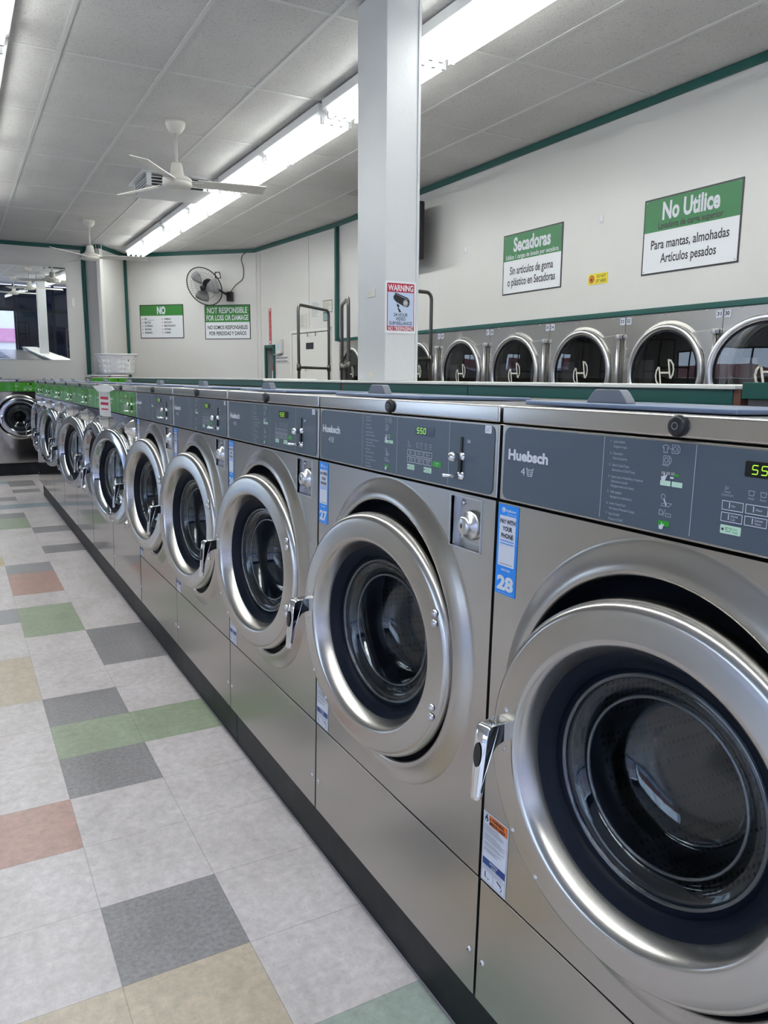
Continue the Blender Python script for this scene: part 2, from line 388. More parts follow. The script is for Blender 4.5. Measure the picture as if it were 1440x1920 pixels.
# the street outside
ASPH = mat('pavement', srgb(176, 174, 172), .8); PINK = mat('pink_render', srgb(222, 204, 198), .8); MAG = mat('magenta_band', srgb(206, 130, 150), .7); ROOFM = mat('terracotta_wall', srgb(170, 110, 96), .8)
b = MB(); b.box(-40, 40, -40, 40, -.3, -.14); struct(b.build('ground', ASPH))
b = MB(); b.box(-16, 12, -19, -15, -.14, 5.5); b.box(-16.02, 12.02, -14.99, -14.9, 1.1, 1.7, 1); tag(b.build('street_building', [PINK, MAG]), 'pale pink building with a magenta band across the street', 'building')
b = MB(); b.box(-26, -20, -14, 24, -.14, 2.5); b.box(-19.99, -19.9, -14, 24, .8, 1.1, 1); tag(b.build('street_building', [ROOFM, PINK]), 'terracotta building beyond the side window', 'building')
# ------------------------------------------------------------------ fluorescent fixtures
def fixture(x0, ya, yb, label, group):
    L = yb-ya; t = thing('fluorescent_light', label, 'ceiling light', (x0, ya, 0), group=group)
    W = .30
    b = MB(); prof = [(0, 3.262), (0, 3.205), (.03, 3.185), (W-.03, 3.185), (W, 3.205), (W, 3.262)]
    o = len(b.v); n = len(prof)
    for y in (.01, L-.01): b.v += [(px, y, pz) for px, pz in prof]
    for i in range(n): j = (i+1) % n; b.face((o+i, o+j, o+n+j, o+n+i))
    b.face([o+i for i in range(n)]); b.face([o+n+i for i in range(n)][::-1])
    b.build('housing', FIXW, t)
    b = MB()
    for yy in (.3, L-.3): b.box(.13, .17, yy-.02, yy+.02, 3.26, ZC)
    b.build('hanger', SATIN, t)
    for half in range(2):
        a = .03+half*(L/2); e = a+L/2-.06
        for k in range(4):
            x = .045+k*.07
            b = MB(); b.tube([(x, a+.03, 3.158), (x, e-.03, 3.158)], .0165, 10); tb = b.build('tube', TUBEM, t)
            for yy in (a+.012, e-.012):
                b = MB(); b.box(x-.014, x+.014, yy-.012, yy+.012, 3.14, 3.19); b.build('lamp_holder', WPLAS, tb)
    return t
R1 = ['ceiling light behind the camera by the storefront, on the dryer side', 'ceiling light above the nearest washers on the dryer side', 'large bright ceiling light at top right, crossing behind the white column',  # first fixture is unseen, added behind the camera for lighting
      'ceiling light just beyond the white column', 'ceiling light beside the air vent, under the fan blade', 'farthest ceiling light, ending at the diagonal wall']
yy = [-1.98, .43, 2.86, 5.28, 7.69, 10.03, 12.35]
for i in range(6): fixture(2.375, yy[i]+.02, yy[i+1]-.02, R1[i], 'fluorescent lights in the right-hand run')
R2 = ['ceiling light in the left run nearest the storefront', 'ceiling light in the left run near the camera', 'ceiling light at the top left corner of the photo', 'ceiling light at the left edge of the photo, beyond the corner one', 'far ceiling light in the left run']  # storefront-end fixture is unseen, an added source for the room light
yl = [-2.2, .23, 2.66, 5.07, 7.48, 9.9]
for i in range(5): fixture(.115, yl[i]+.02, yl[i+1]-.02, R2[i], 'fluorescent lights in the left-hand run')
# ------------------------------------------------------------------ washing machines
HW = .3835
def panel_mesh(hole_c, prof, x0, x1, z0, z1, recess=None, nseg=96):
    cx, cz = hole_c; ang = [2*PI*k/nseg for k in range(nseg)]
    for X in (x0, x1):
        for Z in (z0, z1): ang.append(math.atan2(Z-cz, X-cx) % (2*PI))
    ang = sorted(set(round(a, 6) for a in ang)); n = len(ang); b = MB()
    for a in ang:
        ca, sa = math.cos(a), math.sin(a)
        for r, y in prof: b.v.append((cx+r*ca, y, cz+r*sa))
        t = min([((x1 if ca > 0 else x0)-cx)/ca if abs(ca) > 1e-9 else 9, ((z1 if sa > 0 else z0)-cz)/sa if abs(sa) > 1e-9 else 9])
        rl = max(prof[-1][0]+.0001, t); b.v.append((cx+rl*ca, 0, cz+rl*sa)); b.v.append((cx+rl*ca, .02, cz+rl*sa))
    P = len(prof)+2
    for k in range(n):
        a = k*P; c = ((k+1) % n)*P
        for i in range(P-1): b.face((a+i, c+i, c+i+1, a+i+1), 0, i < P-3)
    return b
def cut_recess(o, x0, x1, z0, z1):
    import bmesh
    bm = bmesh.new(); bm.from_mesh(o.data)
    for co, no in (((x0, 0, 0), (1, 0, 0)), ((x1, 0, 0), (1, 0, 0)), ((0, 0, z0), (0, 0, 1)), ((0, 0, z1), (0, 0, 1))):
        g = bm.verts[:]+bm.edges[:]+bm.faces[:]
        bmesh.ops.bisect_plane(bm, geom=g, plane_co=co, plane_no=no, dist=1e-5)
    dl = [f for f in bm.faces if x0 < f.calc_center_median().x < x1 and z0 < f.calc_center_median().z < z1 and abs(f.calc_center_median().y) < .012]
    bmesh.ops.delete(bm, geom=dl, context='FACES'); bm.to_mesh(o.data); bm.free()
DC = .82        # door centre height
def seven_seg(b, ch, x, z, w, h, y, mi):
    s = {'5': 'afgcd', '0': 'abcdef', '8': 'abcdefg'}[ch]; sl = .12*h
    P = {'a': ((0, h), (w, h)), 'b': ((w, h), (w, h/2)), 'c': ((w, h/2), (w, 0)), 'd': ((0, 0), (w, 0)), 'e': ((0, 0), (0, h/2)), 'f': ((0, h/2), (0, h)), 'g': ((0, h/2), (w, h/2))}
    for k in s:
        (a, b1), (c, d) = P[k]; e = .12
        ax, az, bx, bz = a+(c-a)*e, b1+(d-b1)*e, c-(c-a)*e, d-(d-b1)*e
        b.line([(x+ax+sl*az/h, z+az), (x+bx+sl*bz/h, z+bz)], .0011, y, mi)
def make_washer(green, depth=1.0):
    t = thing('washing_machine', 'w', 'washing machine')
    FP = POLST if green else STEEL
    b = MB(); b.box(-HW+.002, HW-.002, .021, depth, .18, 1.302); b.f.pop(2); b.m.pop(2); b.sm.pop(2)
    b.build('cabinet', [mat_dark], t)
    # front panel with raised bezel around the opening
    prof = [(.292, -.010), (.293, -.016), (.2955, -.019), (.300, -.0195), (.310, -.0165), (.326, -.009), (.336, -.003), (.342, -.0004), (.344, 0)] if not green else \
           [(.272, .05), (.274, .0), (.278, -.006), (.284, -.008), (.300, -.004), (.310, 0), (.312, 0)]
    fb = panel_mesh((0, DC), prof, -HW, HW, .179 if green else .437, 1.1655)
    fo = fb.build('front_panel', FP, t)
    if not green: cut_recess(fo, .243, .342, 1.062, 1.158)
    if not green:
        b = MB(); b.box(-HW, HW, 0, .02, .179, .4325); b.build('lower_panel', FP, t, bevel=.0015)
    for s in (-1, 1):
        b = MB(); b.lathe([(0, -.004), (.004, -.0035), (.006, -.001), (.006, .001)], (s*.366, 0, .267), n=14); b.disc(s*.366, .267, .0022, -.0042, 1, 8); b.build('screw', [SATIN, DARK], t)
    # drum opening and drum
    b = MB(); b.lathe([(.292, -.011) if not green else (.273, .04), (.288, .03), (.27, .06), (.225, .075), (.205, .10)], (0, 0, DC), n=64); b.build('door_boot', RUBBER, t)
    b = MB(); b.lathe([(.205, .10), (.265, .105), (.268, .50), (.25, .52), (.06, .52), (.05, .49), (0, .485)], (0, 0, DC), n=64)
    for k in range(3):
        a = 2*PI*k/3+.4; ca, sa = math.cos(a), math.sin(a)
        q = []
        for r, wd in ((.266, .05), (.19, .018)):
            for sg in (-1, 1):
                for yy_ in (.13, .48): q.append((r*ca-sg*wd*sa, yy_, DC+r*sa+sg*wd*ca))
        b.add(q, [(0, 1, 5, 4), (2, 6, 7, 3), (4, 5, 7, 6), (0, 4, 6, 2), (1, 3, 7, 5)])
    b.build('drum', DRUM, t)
    # ---- door (origin on its hinge edge, hinge at right)
    R = .274
    door = MB(); door.lathe([(.262, .022), (.268, .012), (.2705, 0), (.2705, -.012), (.2695, -.020), (.2665, -.0275), (.262, -.0325), (.2575, -.0348), (.255, -.0354), (.245, -.0364), (.230, -.0378), (.218, -.0388), (.2155, -.0388), (.2115, -.0375), (.2075, -.0335), (.2035, -.027), (.2005, -.021), (.1955, -.010), (.1925, -.002), (.1905, .006), (.190, .022)], (-R, 0, 0), n=96)
    d = door.build('door', DCHROME if green else RINGST, t, loc=(HW-.0925, .008, DC), rot=(0, 0, math.radians(8.5)))
    b = MB(); b.lathe([(.195, -.004), (.186, .000), (.182, .010), (.170, .012), (.172, .017), (.160, .024), (.155, .024), (.155, .034), (.19, .034)], (-R, 0, 0), n=72); b.build('gasket', RUBBER, d)
    b = MB(); b.lathe([(r_*1.06, h_) for r_, h_ in [(.0, .120), (.060, .119), (.090, .114), (.103, .100), (.112, .07), (.122, .036), (.132, .022), (.140, .018), (.147, .019), (.150, .024), (.147, .029), (.140, .031), (.131, .044), (.121, .078), (.111, .108), (.095, .124), (.062, .129), (0, .130)]], (-R, 0, 0), n=72); b.build('glass_bowl', GLASS, d)
    b = MB(); b.lathe([(.159+.0045*math.cos(q*PI/5), .019+.0045*math.sin(q*PI/5)) for q in range(10)], (-R, 0, 0), n=72, close=True); b.lathe([(.125+.003*math.cos(q*PI/4), .034+.003*math.sin(q*PI/4)) for q in range(8)], (-R, 0, 0), n=72, close=True); b.build('glass_rim', GLINTGL, d)  # rings added to bring out glass highlights around the bowl
    hx, hz = -R-.236, .016
    prof_h = [(-.0, .015), (-.025, .0155), (-.040, .016), (-.047, .011), (-.050, -.01), (-.0525, -.05), (-.056, -.098), (-.0565, -.104), (-.0515, -.105), (-.0485, -.085), (-.045, -.058), (-.038, -.036), (-.028, -.022), (-.014, -.0155), (0, -.015)]
    b = MB(); st = [(-.0135, .0, .86), (-.0125, .0008, .95), (-.009, .0026, .99), (-.003, .0038, 1), (.003, .0038, 1), (.009, .0026, .99), (.0125, .0008, .95), (.0135, .0, .86)]; npf = len(prof_h)
    for xo, bu, sc in st:
        for a, bb in prof_h: b.v.append((hx+xo*(1 if bb > -.03 else 1-.18*min(1, (-bb-.03)/.07)), -.036+a-(bu if -.07 < a < -.045 and bb > -.1045 and prof_h.index((a, bb)) < 8 else 0), hz+(bb*sc if a < -.02 else bb)))
    for i in range(len(st)-1):
        for k in range(npf): k2 = (k+1) % npf; b.face((i*npf+k, i*npf+k2, (i+1)*npf+k2, (i+1)*npf+k), 0, True)
    b.face(list(range(npf))); b.face([(len(st)-1)*npf+k for k in range(npf)][::-1])
    h = b.build('handle', CHROME, d)
    b = MB(); b.disc(0, -.001, .0075, -.0042, 0, 20, .020); b.build('thumb_button', BLACK, h, loc=(hx, -.036-.0527, hz-.030), rot=(-.055, 0, 0))  # dark disc painted in for a reflection on the chrome handle
    b = MB()
    for dz in (.030, -.033): b.lathe([(0, -.0035), (.0035, -.003), (.005, 0)], (hx+.004, -.036, hz+dz), n=12)
    b.build('handle_screw', SATIN, d)
    if not green:
        for dz in (.097, -.097):
            for e in (-.010, .010):
                b = MB(); b.lathe([(0, -.006), (.004, -.0055), (.0072, -.003), (.0082, 0)], (-R+.229, -.037, dz+e), n=16); b.build('rivet', SATIN, d)
    for a in (215, 232):
        b = MB(); r_ = .252; b.lathe([(0, -.003), (.003, -.0028), (.0045, 0)], (-R+r_*math.cos(math.radians(a)), -.0355, r_*math.sin(math.radians(a))), n=12); b.build('screw', SATIN, d)
    # ---- control panel
    b = MB(); b.box(-HW, HW, 0, .05, 1.1695, 1.3015); cpn = b.build('control_panel', FP, t, bevel=.003)
    ov = MB(); ov.rect(-.374, .373, 1.1735, 1.2975, -.0008, 0, .014); ov.build('overlay', GREENP if green else GREYP, cpn)
    y = -.0016; b = MB()
    if green:
        b.text('Huebsch', -.36, 1.243, .013, y, 0, .10, .025); b.text('3', -.326, 1.220, .012, y, 1)
    else:
        b.text('Huebsch', -.361, 1.2435, .0165, y, 0, .103, .042); b.text('4', -.325, 1.2195, .0125, y, 0, .0105)
    LM = [LETTER, LETDIM, MINT, GREYW, GO]; b.build('logo', LM, cpn); b = MB()
    # basket icon
    bx, bz = -.302, 1.2195
    b.line([(bx-.0085, bz+.0135), (bx-.0055, bz), (bx+.0055, bz), (bx+.0085, bz+.0135), (bx+.006, bz+.0105), (bx-.006, bz+.0105), (bx-.0085, bz+.0135)], .0011, y, 0)
    for q in (.0035, .007): b.line([(bx-.0068-q*.12, bz+q), (bx+.0068+q*.12, bz+q)], .0008, y, 0)
    for q in (-.003, .003): b.line([(bx+q*.8, bz), (bx+q*1.2, bz+.0105)], .0008, y, 0)
    b.build('basket_symbol', LM, cpn)
    for x in (-.1365, .0265, .2295):
        b = MB(); b.line([(x, 1.178), (x, 1.2965)], .0011, y, 1); b.build('divider_line', LM, cpn)
    b = MB()
    rows = [('1', 'Load clothes', 1.2895), ('', 'Cargue la ropa', 1.2825), ('2', 'Close door', 1.2725), ('', 'Cierre la puerta', 1.2655), ('3', 'Select Cycle/Temp', 1.2555), ('', 'Seleccione el Ciclo/Temp', 1.2485),
            ('4', 'Select Extra Wash/Rinse if desired', 1.2385), ('', 'Seleccione Lavado/', 1.232), ('', 'Enjuague extra si lo desea', 1.2255), ('5', 'Add supplies', 1.2165), ('', 'Agregue los suministros', 1.2095),
            ('6', 'Insert Coins/Card', 1.1995), ('', 'Introduzca Monedas/Tarjeta', 1.1925), ('7', 'Push START', 1.184), ('', 'Presione START', 1.177)]
    for nmb, tx, z in rows:
        if nmb: b.text(nmb, -.124, z, .0036, y, 1)
        b.text(tx, -.118, z, .0036, y, 1, sx=.82)
    b.build('instructions', LM, cpn); b = MB()
    # pictograms
    def shirt(x, z, k):
        b.line([(x+a*k, z+c*k) for a, c in ((-.3, -.5), (-.3, .15), (-.45, .05), (-.55, .3), (-.2, .5), (.2, .5), (.55, .3), (.45, .05), (.3, .15), (.3, -.5), (-.3, -.5))], .0009, y, 1)
    def washer_i(x, z, k):
        b.line([(x-.5*k, z-.5*k), (x-.5*k, z+.5*k), (x+.4*k, z+.5*k), (x+.4*k, z-.5*k), (x-.5*k, z-.5*k)], .0008, y, 1); b.circ(x-.05*k, z, .28*k, .0009, y, 1, 14); b.circ(x+.2*k, z, .5*k, .0009, y, 1, 10, -1.1, 1.1)
    shirt(-.023, 1.288, .010); b.line([(-.016, 1.2885), (-.009, 1.2885)], .0008, y, 1); washer_i(-.007, 1.2885, .011); washer_i(-.020, 1.273, .011); b.line([(-.027, 1.266), (-.016, 1.2655)], .0008, y, 1)
    for k in range(3): b.rect(-.027+k*.008, -.0205+k*.008, 1.2535, 1.2575, y, 3)
    b.rect(-.006, .002, 1.2525, 1.2555, y, 4); b.rect(-.012, -.006, 1.249, 1.2515, y, 0)
    def hand(x, z, k): b.poly([(x-.4*k, z-.5*k), (x+.2*k, z-.5*k), (x+.35*k, z-.1*k), (x+.55*k, z+.35*k), (x+.4*k, z+.4*k), (x+.15*k, z+.1*k), (x+.1*k, z+.55*k), (x-.05*k, z+.55*k), (x-.1*k, z+.1*k), (x-.5*k, z+.1*k)], y-.0004, 0)
    hand(-.022, 1.250, .010)
    b.rect(-.028, -.0105, 1.2385, 1.2455, y, 2, .0008); b.rect(-.0085, .009, 1.2385, 1.2455, y, 2, .0008)
    b.circ(-.021, 1.2235, .0035, .0008, y, 1, 10); b.line([(-.019, 1.220), (-.015, 1.2125)], .002, y, 0); b.line([(-.023, 1.213), (-.018, 1.2155), (-.006, 1.2155), (-.010, 1.211), (-.024, 1.211)], .0008, y, 1)
    b.text('D', -.026, 1.198, .008, y, 1); b.line([(-.019, 1.197), (-.0155, 1.2065)], .0008, y, 1); b.line([(-.0145, 1.1975), (-.0145, 1.2015), (-.006, 1.2015), (-.006, 1.1975), (-.0145, 1.1975)], .0008, y, 1)
    b.rect(-.026, -.0075, 1.1835, 1.191, y, 4, .0008); hand(-.020, 1.1835, .009)
    b.build('pictograms', LM, cpn)
    b = MB(); b.rect(.099, .174, 1.2645, 1.2835, -.0014, 0, .002)
    for k, ch in enumerate('550'): seven_seg(b, ch, .1085+k*.0125, 1.2685, .0075, .0105, -.0018, 1)
    b.build('display', [LEDBK, LED], cpn)
    b = MB()
    for tx, x in (('Wash', .111), ('Rinse', .127), ('Spin', .1445), ('Done', .162)):
        b.text(tx, x, 1.2375, .0026, y, 0, al='c'); b.line([(x-.004, 1.248), (x-.003, 1.2425), (x+.003, 1.2425), (x+.004, 1.248), (x-.004, 1.248)], .0007, y, 0)
    b.text('Insert', .078, 1.2415, .0028, y, 0, al='c'); b.text('Coins/Card', .078, 1.2375, .0028, y, 0, al='c', sx=.85); b.text('D/', .074, 1.2455, .004, y, 0)
    b.build('indicator_print', [LETDIM], cpn)
    names = [['Hot'], ['Warm'], ['Cold'], ['Normal', 'Cold'], ['Delicate', 'Warm'], ['Delicate', 'Cold']]
    for i in range(6):
        x0 = .072+(i % 3)*.0333; z0 = 1.2205-(i//3)*.0145; x1 = x0+.0295; z1 = z0+.011
        k = MB(); k.rect(x0, x1, z0, z1, -.0013, 0); k.line([(x0, z0), (x1, z0), (x1, z1), (x0, z1), (x0, z0)], .0009, y, 1)
        k.line([(x0+.0105, z0+.003), (x0+.0105, z1-.002)], .0013, y, 1)
        for j, tx in enumerate(names[i]): k.text(tx, x0+.0135, z0+(.0042 if len(names[i]) == 1 else .0062-j*.0042), .0029, y, 1, sx=.8)
        k.build('cycle_button', [GREYP if not green else GREENP, LETTER], cpn)
    for x0, tx in ((.072, 'Wash'), (.1386, 'Rinse')):
        k = MB(); k.rect(x0, x0+.0295, 1.1905, 1.2015, -.0013, 0, .001); k.rect(x0+.002, x0+.005, 1.1945, 1.1975, y, 1); k.text('Extra', x0+.018, 1.1967, .0027, y, 2, sx=.8); k.text(tx, x0+.018, 1.1925, .0027, y, 2, sx=.8)
        k.line([(x0+.008, 1.1985), (x0+.0095, 1.194), (x0+.0145, 1.194), (x0+.016, 1.1985), (x0+.008, 1.1985)], .0007, y, 2); k.build('extra_button', [MINT, INK, GO], cpn)
    k = MB(); k.rect(.172, .202, 1.2055, 1.2165, -.0013, 0, .001); k.text('START', .188, 1.2115, .003, y, 1, al='c'); k.circ(.188, 1.2085, .0012, .0006, y, 1, 8); k.build('start_button', [GO, LETTER], cpn)
    k = MB(); k.rect(.285, .305, 1.2595, 1.2695, -.0013, 0, .0045); k.text('25¢', .295, 1.2622, .005, y, 1, al='c', bold=.02); k.build('price_print', [GREYP if not green else GREENP, LETTER], cpn)
    # coin slide
    k = MB(); k.box(.2695, .2755, -.003, .0, 1.236, 1.271, 0); k.box(.2675, .2765, -.006, .0, 1.204, 1.232, 0); k.build('coin_slot', BLACK, cpn)
    k = MB(); k.lathe([(0, -.030), (.006, -.029), (.0095, -.024), (.0095, -.018), (.006, -.012), (.0045, -.008), (.0075, -.004), (.0095, 0)], (.272, 0, 1.2345), n=20); k.build('coin_knob', CHROME, cpn)
    k = MB(); k.tube([(.272, 0, 1.1985), (.272, -.02, 1.1985), (.270, -.042, 1.200)], [.0055, .0035, .0028], 10); k.lathe([(0, -.008), (.006, -.007), (.009, 0)], (.272, 0, 1.1985), n=16); k.build('coin_lever', CHROME, cpn)
    if not green:
        k = MB(); k.rect(.3435, .363, 1.283, 1.297, -.0014, 0, .0018); k.line([(.347, 1.286), (.352, 1.2905), (.355, 1.287)], .0008, y, 1); k.line([(.356, 1.292), (.360, 1.294)], .0008, y, 1); k.build('small_sticker', [WHITES, INK], cpn)
    # ---- lid
    b = MB(); b.box(-HW, HW, -.002, depth, 1.3035, 1.3345); b.build('lid', LIDST, t, bevel=.004)
    b = MB(); b.lathe([(0, -.0085), (.009, -.0085), (.012, -.008), (.0128, -.0065), (.0148, -.004), (.0148, 0)], (-.004, -.002, 1.3195), n=28); b.circ(-.004, 1.3195, .0045, .0012, -.0108, 1, 12); b.build('lid_lock', [BLACK, GREYW], t)
    b = MB(); b.box(-.375, .05, .04, .34, 1.336, 1.3435); dc = b.build('dispenser_cover', COVERP, t, bevel=.002)
    b = MB(); b.prism([(-.262, 1.343), (-.172, 1.343), (-.176, 1.350), (-.187, 1.3625), (-.192, 1.3655), (-.242, 1.3655), (-.247, 1.3625), (-.258, 1.350)], .075, .095); b.build('dispenser_handle', HANDLEP, dc, bevel=.002)
    # ---- coin box lock
    if green:
        b = MB(); b.lathe([(0, -.045), (.016, -.045), (.022, -.042), (.028, -.03), (.036, -.022), (.044, -.010), (.05, 0)], (.292, 0, 1.105), n=32); b.disc(.292, 1.105, .006, -.0455, 1, 12); b.build('coin_box', [CHROME, DARK], t)
        b = MB(); b.rect(-HW+.004, -HW+.02, 1.02, 1.08, -.0006); b.build('small_label', WHITES, t)
    else:
        b = MB(); X0, X1, Z0, Z1, D = .243, .342, 1.062, 1.158, .016
        b.add([(X0, D, Z0), (X1, D, Z0), (X1, D, Z1), (X0, D, Z1), (X0, 0, Z0), (X1, 0, Z0), (X1, 0, Z1), (X0, 0, Z1)], [(0, 1, 2, 3), (4, 5, 1, 0), (1, 5, 6, 2), (3, 2, 6, 7), (4, 0, 3, 7)])
        for q in ((X0-.002, X0, Z0, Z1), (X1, X1+.002, Z0, Z1), (X0-.002, X1+.002, Z0-.002, Z0), (X0-.002, X1+.002, Z1, Z1+.002)): b.box(q[0], q[1], -.002, .006, q[2], q[3])
        cb = b.build('coin_box', SATIN, t)
        b = MB(); b.box(X0+.018, X1-.002, D-.004, D, Z0+.012, Z1-.001); b.build('lock_plate', STEEL, cb, bevel=.001)
        b = MB(); b.lathe([(0, -.015), (.013, -.015), (.0165, -.0135), (.0185, -.009), (.0195, -.003), (.026, .002), (.0285, .006), (.0285, D-.003)], (.300, 0, 1.107), n=32); b.disc(.300, 1.107,   .0028, -.0153, 1, 12, .005); b.build('lock_cylinder', [SATIN, DARK], cb)
        for zz in (1.146, 1.083):
            b = MB(); b.lathe([(0, D-.009), (.004, D-.0085), (.0058, D-.005), (.0058, D-.002)], (X0+.025, 0, zz), n=14); b.build('bolt', SATIN, cb)
    return t
mat_dark = mat('cabinet_grey', (.05, .05, .055), .45)
def lettered_stickers(t, num):
    k = MB(); e = -.0006; y = -.0010; y2 = -.0014; x0, x1, z0, z1 = -.3825, -.325, 1.0025, 1.163
    k.rect(x0, x1, z0, z1, e, 0); xc = (x0+x1)/2
    k.disc(x0+.0155, 1.1535, .0048, y, 1, 18); k.line([(x0+.014, 1.1555), (x0+.014, 1.151), (x0+.0175, 1.151)], .0012, y2, 0)
    k.text('PayRange', x0+.022, 1.151, .0045, y, 1, .028, .02); k.text('ACCEPTED HERE', x0+.026, 1.1455, .0022, y, 1, .025)
    k.rect(x0+.0055, x1-.0065, 1.054, 1.1435, y, 2, .002)
    k.text('PAY WITH', xc, 1.1295, .0078, y2, 3, .042, .03, 'c'); k.text('YOUR', xc, 1.1170, .0078, y2, 3, .027, .03, 'c'); k.text('PHONE', xc, 1.1045, .0078, y2, 3, .034, .03, 'c')
    for z in (1.0985, 1.0935): k.rect(x0+.009, x1-.010, z, z+.0016, y2, 0)
    k.line([(xc-.018, 1.058), (xc+.018, 1.058)], .0008, y2, 3)
    k.text('MACHINE', xc, 1.0455, .0036, y, 1, .024, .02, 'c')
    k.text(num, xc, 1.012, .023, y, 1, .046, .05, 'c'); k.line([(x0+.008, 1.006), (x1-.008, 1.006)], .0005, y, 1)
    k.build('payment_sticker', [BLUE, LETTER, WHITES, INK], t)['label'] = 'bright blue payment sticker numbered '+num
def warning_sticker(t):
    k = MB(); e = -.0006; y = -.0010; y2 = -.0014; x0, x1, z0, z1 = -.3825, -.3065, .4385, .580
    k.rect(x0, x1, z0, z1, e, 0, .003); k.line([(x0+.003, z0+.003), (x1-.003, z0+.003), (x1-.003, z1-.003), (x0+.003, z1-.003), (x0+.003, z0+.003)], .0006, y, 1)
    k.rect(x0+.018, x1-.004, .5575, .577, y, 2); k.text('WARNING', x0+.045, .5685, .0058, y2, 1, .036, .03, 'c'); k.text('MISE EN GARDE', x0+.045, .5598, .0058, y2, 1, .044, .03, 'c')
    for z in (.5685, .5598): k.poly([(x0+.0195, z), (x0+.0255, z), (x0+.0225, z+.0055)], y2, 1)
    k.poly([(x0+.007, .561), (x0+.013, .561), (x0+.016, .566), (x0+.013, .571), (x0+.012, .577), (x0+.008, .571), (x0+.005, .566)], y, 1); k.disc(x0+.0105, .5645, .0022, y2, 0, 12)
    rr = random.Random(5); z = .5535
    while z > .500:
        for _ in range(rr.choice((3, 4, 5))):
            if z <= .500: break
            k.rect(x0+.006, x0+.006+.064*rr.uniform(.55, 1), z, z+.0012, y, 3); z -= .0029
        z -= .0026
    k.rect(x0+.004, x1-.004, .4735, .4875, y, 4); k.text('NOTICE', (x0+x1)/2, .4815, .0042, y2, 0, .024, .02, 'c'); k.text('AVIS', (x0+x1)/2, .4752, .0042, y2, 0, .014, .02, 'c')
    for q in (.470, .467): k.rect(x0+.006, x1-.010, q, q+.001, y, 3)
    k.line([(x0+.003, .464), (x1-.003, .464)], .0006, y, 1); k.line([((x0+x1)/2, .464), ((x0+x1)/2, z0+.003)], .0006, y, 1)
    k.line([(x0+.013, .459), (x0+.014, .449)], .003, y, 1); k.circ(x0+.022, .451, .003, .0012, y, 1, 8, 3, 6); k.line([(x1-.026, .459), (x1-.015, .456)], .003, y, 1); k.circ(x1-.016, .450, .004, .0014, y, 1, 8, -1.6, 1.6)
    k.build('warning_sticker', [WHITES, INK, ORANGE, GREYW, NAVY], t)['label'] = 'white warning sticker with orange header and blue band'
LEAN = .021; XM = .8067; PITCHW = .7754; YB = 1.0965
def place(t, yc): t.location = (XM, yc, 0); t.rotation_euler = (-LEAN, 0, -PI/2)
def set_door(t, deg):
    for c in kids(t):
        if c.name.startswith('door') and not c.name.startswith('door_boot'): c.rotation_euler = (0, 0, math.radians(deg))
GL = ['stainless washer with grey control panel numbered 28, closest to the camera', 'stainless washer with grey control panel and blue sticker reading 27', 'stainless washer with grey control panel and blue sticker reading 26',
      'grey-panelled washer directly left of the one numbered 26', 'last grey-panelled washer, next to the green-panelled ones']
proto = make_washer(False); warning_sticker(proto)
for i, num in enumerate(('28', '27', '26', '25', '24')):
    t = proto if i == 0 else copy_tree(proto, None, ('payment_sticker',))
    lettered_stickers(t, num); place(t, YB+(i-.5)*PITCHW); set_door(t, (8.5, 8.5, 8.0, 8.5, 9.0)[i])
    tag(t, GL[i], 'washing machine', 'grey-panelled washers in the front row')
gp = make_washer(True)
ORD = ['first green-panelled washer, touching the grey-panelled ones, door standing ajar', 'second green-panelled washer from the grey ones, under the hanging paper tag', 'third green-panelled washer from the grey-panelled ones', 'fourth green-panelled washer from the grey-panelled ones', 'fifth green-panelled washer from the grey-panelled ones', 'sixth green-panelled washer, last but one of the long row', 'green-panelled washer at the far end of the long row']
GP = .8165; GDOOR = (14, 6, 14, 6, 12, 6, 5)
for i in range(7):
    t = gp if i == 0 else copy_tree(gp)
    place(t, 4.2+(i+.5)*GP); t.scale = (GP/PITCHW, 1, 1); set_door(t, GDOOR[i]); tag(t, ORD[i], 'washing machine', 'green-panelled washers in the long row')
t = copy_tree(gp); t.location = (.79, 12.02, 0); t.rotation_euler = (0, 0, 0); t.scale = (GP/PITCHW, .6, 1); set_door(t, 0); tag(t, 'green-panelled washer under the mirror, facing the camera with its door shut', 'washing machine')
for k, lb in ((-.04, 'washer beside the one under the mirror, just outside the frame'), (-.87, 'third washer of the row below the mirror, outside the frame'), (-1.70, 'fourth washer of the row below the mirror, outside the frame')):  # unseen washers, added so mirror and chrome have something to reflect
    t = copy_tree(gp); t.location = (k, 12.02, 0); t.rotation_euler = (0, 0, 0); t.scale = (GP/PITCHW, .6, 1); set_door(t, 0); tag(t, lb, 'washing machine')
t = copy_tree(gp); t.location = (1.973, 11.72, 0); t.rotation_euler = (0, 0, 0); t.scale = (.68, .55, 1.05); set_door(t, 0); tag(t, 'washer at the back corner under the white laundry basket', 'washing machine')
